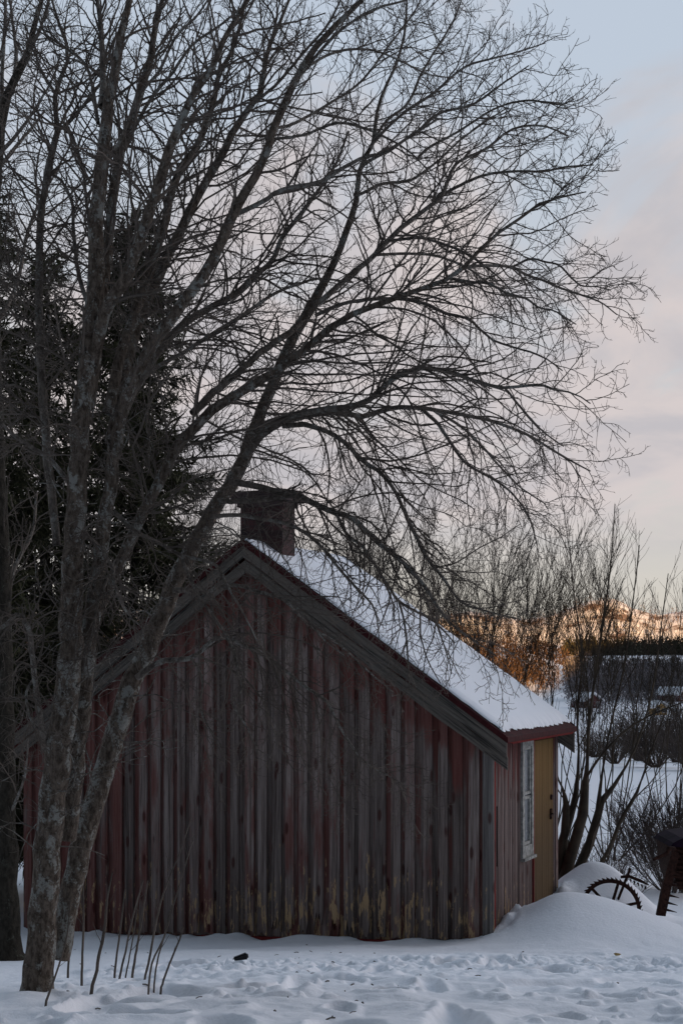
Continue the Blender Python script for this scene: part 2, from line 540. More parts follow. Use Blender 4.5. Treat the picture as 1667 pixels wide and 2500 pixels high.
def build_ground():
    A = np.concatenate([np.arange(-180, -30, 1.5), np.arange(-30, -18, 0.6), np.arange(-18, 18, 0.105), np.arange(18, 30, 0.6), np.arange(30, 180, 1.5)])
    A = np.radians(A)
    r1 = 4.0 * np.exp(np.concatenate([np.arange(0, np.log(20 / 4.0), 0.0030), np.arange(np.log(20 / 4.0), np.log(26 / 4.0), 0.006)]))
    r2 = 26 * np.exp(np.arange(0, np.log(6500 / 26.) + 0.03, 0.022))
    r0 = np.linspace(0.4, 3.9, 8)
    rr = np.concatenate([r0, r1, r2])
    AA, RR = np.meshgrid(A, rr)
    X = RR * np.sin(AA); Y = RR * np.cos(AA)
    Z = ground_h(X, Y)
    nA = len(A); nR = len(rr)
    V = np.stack([X, Y, Z], -1).reshape(-1, 3)
    i = np.arange(nR - 1)[:, None] * nA; j = np.arange(nA)[None, :]; j2 = (j + 1) % nA
    Q = np.stack([i + j, i + nA + j, i + nA + j2, i + j2], -1).reshape(-1, 4)
    # close the middle with a vertex under the camera
    V = np.concatenate([V, [[0, 0, gz(0, 0, False)]]])
    c = len(V) - 1
    jj = np.arange(nA)
    Q = np.concatenate([Q, np.stack([np.full(nA, c), jj, (jj + 1) % nA, (jj + 1) % nA], -1)])
    good = Q[:-nA]
    me = np_mesh('ground', V, good, True)
    o = link('ground', me, M_ground)
    o['kind'] = 'structure'


build_ground()


# ------------------------------------------------------------------ the shed
shed = empty('wooden_shed', (CORN[0], CORN[1], SHZ), -TH,
             'weathered red board shed with snow on its roof, brick chimney and ochre door', 'shed')
RX = -2.92           # ridge, along the gable
SL = 0.70
ZR = 4.66
WL = 6.12            # width of the gable
WD = 2.66            # depth of the shed


def roofz(x):
    return ZR - SL * abs(x - RX)


class Boards:
    """a run of boards gathered into one mesh, each with its own random number"""
    def __init__(s): s.bm = bmesh.new(); s.l = s.bm.faces.layers.float.new('rnd')

    def prism(s, poly, ax, a0, a1, rnd=None):
        """poly: outline in the plane across axis ax, extruded from a0 to a1"""
        rnd = random.random() if rnd is None else rnd
        def pt(p, a):
            if ax == 1: return (p[0], a, p[1])
            if ax == 0: return (a, p[0], p[1])
            return (p[0], p[1], a)
        va = [s.bm.verts.new(pt(p, a0)) for p in poly]
        vb = [s.bm.verts.new(pt(p, a1)) for p in poly]
        n = len(poly)
        fs = [s.bm.faces.new(va), s.bm.faces.new(vb[::-1])]
        for i in range(n):
            fs.append(s.bm.faces.new((va[i], vb[i], vb[(i + 1) % n], va[(i + 1) % n])))
        for f in fs: f[s.l] = rnd
        return fs

    def box(s, x0, x1, y0, y1, z0, z1, rnd=None):
        return s.prism([(x0, z0), (x1, z0), (x1, z1), (x0, z1)], 1, y0, y1, rnd)

    def build(s, name, m, parent, smooth=False):
        bmesh.ops.recalc_face_normals(s.bm, faces=s.bm.faces)
        me = bpy.data.meshes.new(name); s.bm.to_mesh(me); s.bm.free()
        return link(name, me, m, parent)


def base_z(x):
    return float(np.interp(x, [-6.2, -3.5, -1.0, 0], [-0.12, 0.06, 0.19, 0.24]))


# gable wall: under boards with covering boards nailed over the joints
W = Boards()
x = -WL
k = 0
pitch = 0.185
while x < -0.13:
    wdt = pitch * (0.92 + 0.16 * random.random())
    x1 = min(x + wdt, -0.115)
    W.box(x + 0.001, x1 - 0.001, 0.022, 0.045, base_z(x) - 0.02, roofz((x + x1) / 2) - 0.13, 1.0 + random.random())
    # covering board
    cw = wdt * (0.58 + 0.12 * random.random())
    c0 = x + 0.02 * random.random(); c1 = min(c0 + cw, x1)
    rot = max(0.0, 1 - abs(((c0 + c1) / 2 + 2.15) / 0.95)) if -3.1 < c0 < -1.2 else 0.0
    n = 7
    bot = []
    for i in range(n):
        t = i / (n - 1)
        zb = base_z(c0) + random.uniform(-0.01, 0.012) + (rot * (random.random() ** 1.6) * 0.42 if rot > 0.15 else random.random() * 0.015)
        bot.append((c0 + (c1 - c0) * t, zb))
    top = [(c1, roofz(c1) - 0.11), (c0, roofz(c0) - 0.11)]
    W.prism(bot + top, 1, -0.010 - random.random() * 0.010, 0.019)
    x = x1; k += 1
gable = W.build('gable_wall', M_gable, shed)
# inner leaf that carries the boards (closes the joints) and the other two walls
I = Boards()
I.prism([(-WL, -0.4), (0, -0.4), (0, roofz(0) - .32), (RX, ZR - .36), (-WL, roofz(-WL) - .32)], 1, 0.05, 0.10, 0.1)
I.prism([(-WL, -0.4), (-0.02, -0.4), (-0.02, roofz(0) - .32), (RX, ZR - .36), (-WL, roofz(-WL) - .32)], 1, WD - 0.08, WD, 0.4)
I.box(-WL, -WL + 0.05, 0.10, WD - 0.08, -0.4, roofz(-WL) - .32, 0.5)
I.build('inner_wall', M_trim, shed)
S = Boards()
S.box(-WL + 0.02, -0.06, -0.002, 0.03, -0.35, -0.145, 0.3)
S.prism([(-3.6, -0.3), (-0.02, -0.3), (-0.02, 0.215), (-1.0, 0.165), (-3.6, 0.03)], 1, 0.004, 0.02, 0.75)
S.build('sill_beam', M_trim, shed)
# corner board
K = Boards()
K.box(-0.115, 0.006, -0.014, 0.03, 0.2, roofz(0) - 0.15, 0.9)
K.build('corner_board', M_corner, shed)

# right hand wall: narrow upright boards
Wd0, Wd1 = 1.565, 2.44      # door
Ww0, Ww1 = 1.045, 1.50      # window
S = Boards()
y = 0.032
TOPZ = roofz(0) - 0.17
while y < WD - 0.10:
    w_ = 0.046 * (0.7 + 0.5 * random.random())
    y1 = min(y + w_, WD - 0.10)
    segs = [(-0.4, TOPZ)]
    if y1 > Wd0 - 0.01 and y < Wd1 + 0.01: segs = [(2.39, TOPZ)]
    elif y1 > Ww0 + 0.03 and y < Ww1 - 0.03: segs = [(-0.4, 1.05), (2.36, TOPZ)]
    for z0, z1 in segs:
        xx = random.uniform(-0.006, 0.004)
        if 0.12 < y < 0.17 and len(segs) == 1:
            S.prism([(y, -0.4), (y1, -0.4), (y1, 1.02), (y, 1.02)], 0, -0.05, xx)
            S.prism([(y, 1.68), (y1, 1.68), (y1, z1), (y, z1)], 0, -0.05, xx)
        else:
            S.prism([(y, z0), (y1 - 0.003, z0), (y1 - 0.003, z1), (y, z1)], 0, -0.05, xx)
    y = y1
S.build('side_wall', M_side, shed)
S = Boards()
S.prism([(0.10, -0.4), (WD - 0.08, -0.4), (WD - 0.08, TOPZ), (0.10, TOPZ)], 0, -0.10, -0.055, 0.2)
S.build('inner_wall', M_trim, shed)
S = Boards()
S.prism([(WD - 0.10, -0.4), (WD, -0.4), (WD, TOPZ), (WD - 0.10, TOPZ)], 0, -0.05, 0.014, 0.95)
S.build('corner_board', M_side, shed)
S = Boards()
S.prism([(Wd0 - 0.03, 2.335), (Wd1 + 0.03, 2.335), (Wd1 + 0.03, 2.44), (Wd0 - 0.03, 2.44)], 0, 0.006, 0.024, 0.6)
S.prism([(Wd0 - 0.02, 0.0), (Wd0 + 0.012, 0.0), (Wd0 + 0.012, 2.333), (Wd0 - 0.02, 2.333)], 0, -0.05, 0.016, 0.2)
S.build('door_frame', M_trim, shed)
door = Boards()
yy = Wd0 + 0.016
while yy < Wd1 - 0.01:
    y1 = min(yy + 0.09, Wd1)
    door.prism([(yy, 0.02), (y1 - 0.004, 0.02), (y1 - 0.004, 2.325), (yy, 2.325)], 0, -0.045, 0.008 + random.uniform(-.002, .002))
    yy = y1
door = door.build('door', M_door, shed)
# lock plate and handle
bm = bmesh.new()
bmesh.ops.create_cone(bm, cap_ends=True, segments=12, radius1=0.035, radius2=0.03, depth=0.02)
bmesh.ops.rotate(bm, verts=bm.verts, matrix=__import__('mathutils').Matrix.Rotation(R(90), 3, 'Y'))
bmesh.ops.translate(bm, verts=bm.verts, vec=(0.02, 2.33, 1.60))
me = bpy.data.meshes.new('lock'); bm.to_mesh(me); bm.free()
link('lock', me, M_iron, door)
V, Q = tubes([(np.array([[[0.01, 2.30, 1.40], [0.05, 2.30, 1.40], [0.055, 2.27, 1.395], [0.055, 2.17, 1.38]]]), np.full((1, 4), 0.011))], 6)
V2, Q2 = tubes([(np.array([[[0.012, 2.30, 1.33], [0.014, 2.30, 1.46]]]), np.full((1, 2), 0.024))], 8)
link('handle', np_mesh('handle', np.concatenate([V, V2]), np.concatenate([Q, Q2 + len(V)]), True), M_iron, door)

# window: casing, two sashes, glass
win = Boards()
wz0, wz1 = 1.0, 2.40
win.prism([(Ww0, wz0), (Ww0 + 0.075, wz0), (Ww0 + 0.075, wz1), (Ww0, wz1)], 0, -0.03, 0.03)
win.prism([(Ww1 - 0.075, wz0), (Ww1, wz0), (Ww1, wz1), (Ww1 - 0.075, wz1)], 0, -0.03, 0.03)
win.prism([(Ww0 + 0.076, wz1 - 0.12), (Ww1 - 0.076, wz1 - 0.12), (Ww1 - 0.076, wz1), (Ww0 + 0.076, wz1)], 0, -0.03, 0.028)
win.prism([(Ww0 - 0.02, wz0 - 0.035), (Ww1 + 0.02, wz0 - 0.035), (Ww1 + 0.02, wz0 - 0.002), (Ww0 - 0.02, wz0 - 0.002)], 0, -0.03, 0.06)
win.prism([(Ww0 + 0.076, wz0), (Ww1 - 0.076, wz0), (Ww1 - 0.076, wz0 + 0.13), (Ww0 + 0.076, wz0 + 0.13)], 0, -0.03, 0.026)
win = win.build('window', M_white, shed)
sash = Boards()
a0, a1 = Ww0 + 0.078, Ww1 - 0.078
for (z0, z1) in ((1.135, 1.70), (1.72, 2.275)):
    sash.prism([(a0, z0), (a0 + .035, z0), (a0 + .035, z1), (a0, z1)], 0, -0.02, 0.014)
    sash.prism([(a1 - .035, z0), (a1, z0), (a1, z1), (a1 - .035, z1)], 0, -0.02, 0.014)
    sash.prism([(a0 + .036, z0), (a1 - .036, z0), (a1 - .036, z0 + .035), (a0 + .036, z0 + .035)], 0, -0.02, 0.012)
    sash.prism([(a0 + .036, z1 - .035), (a1 - .036, z1 - .035), (a1 - .036, z1), (a0 + .036, z1)], 0, -0.02, 0.012)
sash.build('sash', M_white, win)
gl = Boards()
gl.prism([(a0 + .01, 1.15), (a1 - .01, 1.15), (a1 - .01, 2.27), (a0 + .01, 2.27)], 0, -0.012, -0.004)
gl.build('pane', M_glass, win)

# roof: two sheets with a folded edge
RY0, RY1 = -0.23, WD + 0.03
EX, EXL = 0.22, -WL - 0.32
roof = Boards()
for xe in (EX, EXL):
    ze = roofz(xe)
    roof.prism([(RX, ZR), (xe, ze), (xe, ze - 0.045), (RX, ZR - 0.045)], 1, RY0, RY1)
roof = roof.build('roof', M_metal_red, shed)
# folded edge strips (gable and eaves) proud of the sheet
edge = Boards()
for xe in (EX, EXL):
    ze = roofz(xe)
    edge.prism([(RX, ZR + 0.012), (xe, ze + 0.012), (xe, ze - 0.058), (RX, ZR - 0.058)], 1, RY0 - 0.02, RY0 - 0.002)
    edge.prism([(RX, ZR + 0.012), (xe, ze + 0.012), (xe, ze - 0.075), (RX, ZR - 0.075)], 1, RY1 + 0.002, RY1 + 0.02)
    s_ = 1 if xe > 0 else -1
    edge.prism([(xe + 0.002 * s_, ze + 0.004), (xe + 0.022 * s_, ze - 0.004), (xe + 0.022 * s_, ze - 0.062), (xe + 0.002 * s_, ze - 0.062)], 1, RY0 - 0.02, RY1 + 0.02)
edge.build('edge_strip', M_metal_red, roof)
# soffit board along the right eave
S = Boards()
S.prism([(0.03, roofz(0.03) - 0.05), (EX - 0.01, roofz(EX) - 0.05), (EX - 0.01, roofz(EX) - 0.09), (0.03, roofz(0) - 0.115)], 1, 0.02, RY1 - 0.05)
S.build('soffit', M_trim, shed)


def plank(x0, x1, d0, d1, y0, y1, sgn, jag=0.022, cut=None):
    """one sloping bargeboard; d0, d1 are its upper and lower edge below the roof line (measured upright)"""
    n = 26
    me = bmesh.new(); uv = me.loops.layers.uv.new('UVMap')
    rows = []
    L = abs(x1 - x0) * math.hypot(1, SL)
    o1, o2 = random.random() * 50, random.random() * 50
    for i in range(n + 1):
        t = i / n
        xx = x0 + (x1 - x0) * t
        w1 = jag * (float(vnoise(np.array([t * 9 + o1]), np.array([1.0]), 3)[0]) - .5)
        w2 = jag * 1.6 * (float(vnoise(np.array([t * 11 + o2]), np.array([5.0]), 4)[0]) - .5)
        zt = roofz(xx) - d0 + w1; zb = roofz(xx) - d1 + w2
        if cut is not None: zb = max(zb, -99)
        rows.append([me.verts.new(c) for c in ((xx, y0, zt), (xx, y0, zb), (xx, y1, zb), (xx, y1, zt))])
    for i in range(n):
        a, c = rows[i], rows[i + 1]
        for k in range(4):
            f = me.faces.new((a[k], c[k], c[(k + 1) % 4], a[(k + 1) % 4]))
            vs = (i / n, (i + 1) / n, (i + 1) / n, i / n); us = (k, k, k + 1, k + 1)
            for lp, vv, uu in zip(f.loops, vs, us):
                lp[uv].uv = (vv * L + o1, uu * (d1 - d0) + o2)
    for r_ in (rows[0], rows[-1]):
        me.faces.new(r_)
    bmesh.ops.recalc_face_normals(me, faces=me.faces)
    m_ = bpy.data.meshes.new('bargeboard'); me.to_mesh(m_); me.free()
    return m_


for (xa, xb) in ((RX, EX), (RX, EXL)):
    s_ = 1 if xb > 0 else -1
    b1 = link('bargeboard', plank(xa, xb, 0.056, 0.200, RY0 + 0.0, RY0 + 0.028, s_), M_rake, shed)
    b2 = link('bargeboard', plank(xa, xb, 0.222, 0.360, RY0 + 0.036, RY0 + 0.062, s_, 0.024), M_rake, shed)
    link('bargeboard', plank(xa, xb, 0.078, 0.34, RY1 - 0.04, RY1 - 0.002, s_), M_rake, shed)
# lining under the gable overhang
S = Boards()
for xe in (EX, EXL):
    ze = roofz(xe)
    S.prism([(RX, ZR - 0.05), (xe, ze - 0.05), (xe, ze - 0.075), (RX, ZR - 0.075)], 1, RY0 + 0.065, RY1 - 0.045)
S.build('roof_lining', M_trim, shed)

# snow lying on the roof
def roof_snow():
    nx, ny = 140, 260
    bm_v = []
    for side in (1, -1):
        x_e = (EX - 0.015) if side == 1 else (EXL + 0.02)
        t = np.linspace(0, 1, nx)[:, None]; s = np.linspace(0, 1, ny)[None, :]
        ys = RY0 + 0.05 + s * (RY1 - RY0 - 0.07)
        # ragged toes of snow at the eave
        teeth = 0.015 + 0.05 * vnoise(s * 47, s * 0 + 9, 67) * vnoise(s * 11, s * 0 + 2, 68) + 0.03 * vnoise(s * 90, s * 0 + 3, 61)
        ragg = 0.035 * vnoise(t * 40, t * 0 + 7, 62)
        xe = x_e - teeth * side * 1.0
        X = RX + (xe - RX) * t
        ys = ys + ragg * (1 - s)
        X, ys = np.broadcast_arrays(X, ys)
        th = 0.060 + 0.04 * fbm(X * 1.3, ys * 1.3, 63, 3)
        edge_d = np.minimum(np.minimum(s * (RY1 - RY0), (1 - s) * (RY1 - RY0)), (1 - t) * 3.2)
        th = th * np.clip(edge_d / 0.12, 0, 1) ** 0.5
        ridge = 0.05 * np.exp(-((X - RX) / 0.35) ** 2)
        Z = ZR - SL * np.abs(X - RX) + 0.014 + th - ridge * (th > 0.02)
        # behind and around the chimney the snow is thinner
        bm_v.append((X, np.array(ys), Z))
    return bm_v


vv, qq, off = [], [], 0
for X, Yv, Z in roof_snow():
    nx, ny = X.shape
    vv.append(np.stack([X, Yv, Z], -1).reshape(-1, 3))
    i = np.arange(nx - 1)[:, None] * ny; j = np.arange(ny - 1)[None, :]
    qq.append(np.stack([i + j, i + ny + j, i + ny + j + 1, i + j + 1], -1).reshape(-1, 4) + off); off += nx * ny
link('snow_cover', np_mesh('snow_cover', np.concatenate(vv), np.concatenate(qq), True), M_roofsnow, roof)

# chimney
ch = Boards()
cx0, cx1, cy0, cy1 = -3.22, -2.665, 0.28, 0.62
ch.box(cx0, cx1, cy0, cy1, 4.0, 5.10)
ch = ch.build('chimney', M_brick, shed)
cp = Boards()
cp.box(cx0 - 0.03, cx1 + 0.03, cy0 - 0.03, cy1 + 0.03, 5.102, 5.16)
cp.box(cx0 - 0.085, cx1 + 0.085, cy0 - 0.085, cy1 + 0.085, 5.162, 5.285)
cp.build('chimney_cap', simple('sooty concrete', (0.05, 0.035, 0.034), 0.9, 0.4, 9), ch)


# ------------------------------------------------------------------ the big bare tree
def limb(tr, Y0, Y1, n=26, bow=0.0):
    """tr: (px, py, width px) along the limb in the photograph; depth runs from Y0 to Y1"""
    tr = np.asarray(tr, float)
    s = np.concatenate([[0], np.cumsum(np.linalg.norm(np.diff(tr[:, :2], axis=0), axis=1))]); s /= s[-1]
    Y = Y0 + (Y1 - Y0) * s + bow * np.sin(np.pi * s)
    pts = np.stack([(tr[:, 0] - CX) / F * Y, Y, -(tr[:, 1] - HY) / F * Y, tr[:, 2] / 2 / F * Y], 1)
    q = resample(pts, n)
    w = rs.randn(n, 3) * (q[:, 3:4] * 0.10)
    w[0] = 0
    return q[:, :3] + w, np.maximum(q[:, 3], 0.002)


MAIN = [  # traced stems: name, points, depth at the foot, depth at the tip
    ('trunk', [(90, 2440, 92), (92, 2405, 80), (105, 2250, 70), (118, 2100, 68), (130, 1950, 66), (150, 1800, 66), (168, 1650, 60), (176, 1500, 58), (178, 1400, 54), (187, 1200, 50), (200, 1000, 48), (220, 850, 46), (234, 700, 44), (236, 600, 38), (240, 500, 36), (252, 400, 34), (260, 300, 30), (272, 220, 26), (290, 120, 22), (302, 60, 18), (318, 0, 15), (332, -80, 12), (350, -220, 6)], 8.2, 7.9),
    ('trunk', [(146, 2340, 50), (160, 2230, 52), (190, 2110, 54), (222, 1990, 54), (258, 1870, 52), (290, 1770, 52), (325, 1660, 50), (372, 1560, 46), (425, 1425, 42), (470, 1335, 40), (509, 1270, 38), (540, 1213, 36), (589, 1141, 34), (614, 1065, 31), (637, 1009, 29), (660, 951, 28), (683, 894, 27), (706, 844, 27), (737, 783, 26), (767, 737, 25), (786, 699, 21), (809, 653, 18), (829, 607, 17), (848, 557, 16), (867, 500, 14), (880, 410, 12), (909, 352, 10), (917, 287, 9), (936, 222, 8), (962, 168, 7), (985, 96, 6), (992, 30, 5), (994, -50, 4)], 8.5, 9.4),
    ('trunk', [(165, 2050, 44), (182, 1900, 46), (196, 1760, 46), (212, 1620, 44), (230, 1480, 40), (250, 1310, 36), (270, 1190, 33), (281, 1100, 31), (296, 1020, 30), (322, 930, 30), (352, 875, 30), (398, 806, 30), (423, 768, 29), (469, 714, 28), (515, 642, 27), (553, 565, 26), (564, 536, 26), (591, 486, 24), (622, 429, 22), (649, 375, 21), (668, 314, 20), (698, 249, 19), (725, 191, 18), (752, 142, 17), (783, 99, 15), (832, 50, 13), (882, 0, 11), (960, -90, 6)], 8.35, 7.7),
]
LIMBS = [
    ([(250, 260, 20), (252, 190, 16), (250, 130, 14), (246, 60, 12), (238, 0, 9), (222, -100, 5)], 7.95, 8.5),
    ([(222, 900, 30), (245, 760, 28), (262, 640, 26), (272, 520, 25), (279, 460, 24), (298, 363, 23), (318, 325, 23), (333, 260, 22), (348, 206, 21), (367, 150, 18), (375, 88, 15), (398, 0, 11), (420, -90, 6)], 8.1, 8.5),
    ([(215, 1000, 32), (240, 830, 32), (268, 740, 31), (310, 680, 30), (330, 620, 28), (356, 546, 27), (388, 450, 25), (413, 367, 23), (451, 275, 20), (474, 226, 18), (515, 172, 16), (553, 84, 13), (580, 42, 11), (607, 0, 10), (650, -90, 5)], 8.1, 7.3),
    ([(262, 1010, 28), (300, 850, 27), (340, 740, 26), (370, 650, 24), (400, 551, 22), (423, 459, 20), (445, 410, 19), (476, 367, 18), (503, 306, 16), (526, 230, 14), (534, 184, 12), (565, 126, 10), (584, 69, 8), (600, 0, 6)], 8.3, 8.9),
    ([(270, 1080, 28), (310, 900, 28), (344, 768, 27), (383, 684, 26), (413, 615, 25), (451, 546, 24), (470, 500, 23), (503, 444, 21), (530, 398, 20), (568, 325, 18), (607, 264, 16), (637, 226, 13), (645, 165, 12), (656, 115, 11), (679, 65, 9), (706, 0, 7), (740, -80, 4)], 8.3, 9.5),
    ([(296, 1020, 24), (340, 930, 22), (400, 844, 20), (457, 783, 19), (526, 745, 17), (572, 718, 16), (630, 668, 14), (668, 630, 13), (691, 576, 12), (729, 530, 11), (775, 467, 9), (820, 400, 7), (850, 320, 5)], 8.35, 9.7),
    ([(572, 522, 14), (600, 512, 13), (645, 490, 12), (691, 463, 12), (783, 444, 11), (832, 413, 10), (890, 383, 9), (936, 375, 8), (1000, 333, 7), (1070, 290, 5)], 8.05, 7.2),
    ([(320, 960, 14), (360, 915, 13), (400, 886, 11), (457, 856, 10), (526, 810, 10), (584, 775, 9), (668, 718, 8), (725, 695, 7), (783, 680, 6), (860, 690, 4)], 8.3, 9.0),
    ([(205, 1560, 30), (230, 1500, 30), (264, 1440, 29), (306, 1344, 28), (337, 1279, 28), (360, 1230, 27), (406, 1145, 26), (440, 1080, 26), (480, 1035, 25), (526, 997, 24), (576, 963, 23), (622, 936, 22), (660, 917, 21), (706, 883, 19), (767, 833, 18), (806, 802, 17), (859, 768, 15), (909, 749, 15), (955, 730, 14), (989, 720, 13), (1052, 697, 12), (1096, 679, 11), (1132, 653, 10), (1168, 612, 9), (1195, 586, 8), (1235, 554, 8), (1270, 532, 7), (1311, 501, 7), (1337, 487, 6), (1382, 479, 5), (1430, 468, 3)], 8.3, 8.2),
    ([(470, 1010, 20), (505, 975, 20), (530, 951, 19), (568, 921, 18), (603, 890, 18), (637, 860, 17), (675, 833, 16), (706, 812, 16), (735, 785, 14)], 8.35, 8.85),
    ([(765, 745, 17), (790, 730, 15), (825, 699, 14), (859, 668, 14), (905, 632, 13), (943, 590, 13), (998, 541, 12), (1038, 510, 11), (1078, 478, 11), (1096, 429, 9), (1114, 398, 8), (1150, 380, 7), (1195, 358, 7), (1230, 327, 6), (1270, 309, 6), (1333, 309, 5), (1385, 332, 3)], 8.95, 9.8),
    ([(1078, 478, 9), (1123, 452, 8), (1177, 429, 7), (1230, 420, 7), (1280, 418, 6), (1328, 418, 6), (1382, 407, 5), (1449, 403, 3)], 9.45, 9.0),
    ([(770, 770, 10), (850, 738, 9), (967, 729, 9), (1034, 742, 8), (1087, 764, 8), (1141, 778, 7), (1177, 809, 6), (1204, 831, 6), (1257, 849, 5), (1302, 862, 5), (1333, 876, 4), (1372, 905, 3)], 8.85, 8.0),
    ([(1096, 679, 8), (1150, 688, 7), (1195, 693, 7), (1235, 715, 6), (1284, 729, 6), (1315, 751, 5), (1355, 760, 4), (1405, 792, 3)], 8.3, 7.6),
    ([(1132, 653, 9), (1186, 648, 8), (1248, 653, 7), (1284, 671, 7), (1324, 684, 6), (1364, 702, 6), (1418, 720, 5), (1465, 738, 4), (1505, 768, 3)], 8.25, 8.9),
    ([(1248, 653, 6), (1293, 633, 6), (1329, 639, 5), (1364, 648, 5), (1391, 675, 5), (1418, 697, 4), (1455, 700, 3), (1490, 708, 3)], 8.5, 7.9),
    ([(946, 588, 8), (1025, 581, 8), (1079, 595, 7), (1123, 612, 7), (1168, 639, 6), (1230, 690, 4), (1280, 760, 3)], 9.2, 8.6),
    ([(920, 622, 8), (1012, 619, 7), (1070, 626, 7), (1105, 639, 6), (1146, 657, 6), (1186, 688, 5), (1230, 715, 4), (1275, 790, 3)], 9.2, 9.9),
    ([(622, 1052, 17), (688, 1020, 17), (750, 1007, 16), (812, 998, 16), (884, 985, 15), (915, 963, 14), (951, 931, 13), (987, 913, 12), (1027, 900, 12), (1089, 905, 11), (1134, 922, 10), (1180, 936, 9), (1232, 947, 8), (1312, 939, 7), (1344, 950, 6), (1400, 960, 4), (1440, 985, 3)], 8.65, 7.8),
    ([(1232, 947, 6), (1262, 985, 6), (1296, 1024, 5), (1330, 1058, 4), (1375, 1090, 3)], 7.95, 7.6),
    ([(598, 1118, 20), (634, 1068, 19), (679, 1036, 18), (732, 1018, 17), (812, 1006, 15), (857, 1012, 14), (888, 1018, 13), (929, 1003, 13), (973, 994, 12), (1027, 996, 11), (1094, 1007, 10), (1161, 1018, 9), (1206, 1030, 8), (1286, 1061, 7), (1339, 1093, 6), (1392, 1125, 5), (1440, 1150, 3)], 8.62, 9.4),
    ([(1027, 996, 10), (1071, 1038, 9), (1098, 1079, 8), (1138, 1132, 7), (1200, 1168, 6), (1250, 1205, 5), (1290, 1262, 4), (1310, 1330, 3)], 8.95, 8.6),
    ([(1060, 1003, 8), (1130, 1045, 7), (1180, 1095, 6), (1230, 1150, 5), (1270, 1190, 4), (1330, 1230, 3)], 9.0, 9.8),
    ([(690, 1040, 14), (750, 1038, 13), (804, 1056, 12), (848, 1087, 11), (888, 1128, 11), (929, 1154, 10), (964, 1199, 9), (987, 1248, 9), (1009, 1293, 8), (1027, 1337, 8), (1054, 1378, 8), (1089, 1422, 7), (1125, 1470, 6), (1180, 1490, 5), (1260, 1510, 3)], 8.7, 8.2),
    ([(560, 1175, 16), (625, 1186, 16), (679, 1199, 15), (723, 1208, 16), (768, 1230, 15), (821, 1253, 14), (857, 1262, 14), (893, 1297, 13), (929, 1329, 12), (982, 1373, 11), (1027, 1418, 10), (1062, 1471, 8), (1092, 1515, 7), (1150, 1560, 5), (1210, 1600, 3)], 8.6, 8.1),
    ([(535, 1225, 13), (612, 1222, 13), (679, 1215, 12), (722, 1209, 11)], 8.6, 8.5),
    ([(515, 1262, 11), (580, 1257, 10), (634, 1266, 10), (688, 1275, 9), (723, 1288, 9), (759, 1311, 8), (795, 1346, 8), (830, 1391, 7), (866, 1431, 6), (911, 1480, 5), (922, 1530, 3)], 8.6, 7.9),
    ([(821, 1255, 9), (848, 1306, 8), (884, 1333, 8), (911, 1373, 7), (946, 1427, 7), (973, 1467, 7), (1018, 1494, 6), (1062, 1520, 5), (1110, 1570, 3)], 8.4, 8.8),
    ([(973, 1467, 6), (985, 1510, 5), (992, 1560, 5), (996, 1620, 4), (1000, 1680, 3)], 8.75, 8.9),
    ([(425, 1440, 14), (470, 1440, 12), (500, 1446, 11), (545, 1431, 10), (580, 1429, 9), (634, 1445, 8), (688, 1462, 7), (737, 1494, 6), (790, 1560, 4), (840, 1600, 3)], 8.5, 7.7),
    ([(280, 1250, 12), (333, 1298, 10), (390, 1326, 9), (444, 1356, 8), (509, 1371, 8), (536, 1390, 7), (563, 1444, 6), (597, 1501, 5), (630, 1570, 3)], 8.3, 7.6),
    ([(444, 1356, 7), (459, 1398, 7), (494, 1467, 6), (536, 1524, 6), (566, 1574, 5), (590, 1640, 3)], 7.95, 7.5),
    ([(335, 1655, 17), (375, 1625, 15), (404, 1613, 14), (468, 1607, 12), (505, 1575, 11), (540, 1556, 10), (585, 1570, 10), (665, 1613, 9), (745, 1677, 8), (798, 1714, 7), (834, 1783, 6), (887, 1857, 4), (950, 1895, 3), (1000, 1925, 2)], 8.5, 7.9),
    ([(516, 1448, 7), (521, 1506, 7), (564, 1565, 6), (580, 1639, 6), (590, 1687, 5), (566, 1714, 5), (601, 1772, 4), (633, 1840, 3)], 8.1, 7.6),
    ([(468, 1607, 6), (494, 1655, 6), (490, 1720, 5), (500, 1760, 4), (520, 1795, 3)], 8.3, 8.0),
    ([(700, 1470, 7), (760, 1530, 6), (830, 1575, 5), (900, 1640, 4), (960, 1690, 3)], 8.2, 8.6),
    ([(880, 402, 9), (940, 372, 8), (1020, 319, 7), (1073, 276, 7), (1153, 255, 6), (1222, 207, 5), (1290, 160, 3)], 9.1, 8.4),
    ([(903, 365, 8), (940, 298, 7), (993, 255, 7), (1031, 175, 6), (1073, 106, 5), (1110, 43, 4), (1135, -30, 3)], 9.2, 9.8),
    ([(914, 345, 8), (977, 282, 7), (1057, 228, 7), (1132, 165, 6), (1201, 143, 5), (1259, 128, 4), (1330, 105, 3)], 9.2, 9.0),
    ([(1020, 385, 7), (1046, 361, 7), (1121, 319, 6), (1206, 266, 5), (1286, 245, 5), (1365, 255, 4), (1400, 242, 3)], 9.3, 8.2),
    ([(725, 195, 9), (790, 115, 8), (850, 60, 7), (920, 20, 6), (990, 0, 5), (1070, -40, 3)], 7.9, 7.2),
    ([(870, 480, 8), (930, 450, 8), (1000, 440, 7), (1060, 400, 6), (1120, 345, 5), (1180, 300, 4), (1240, 262, 3)], 9.1, 9.6),
    ([(668, 314, 8), (720, 300, 8), (800, 255, 7), (880, 200, 6), (950, 110, 5), (1010, 30, 4), (1040, -30, 3)], 7.95, 8.7),
    ([(660, 340, 8), (740, 330, 7), (830, 300, 7), (930, 330, 6), (1010, 380, 4), (1070, 450, 3)], 7.95, 7.3),
    ([(740, 170, 8), (810, 130, 7), (890, 120, 6), (960, 140, 5), (1040, 180, 4), (1110, 190, 3)], 7.9, 8.4),
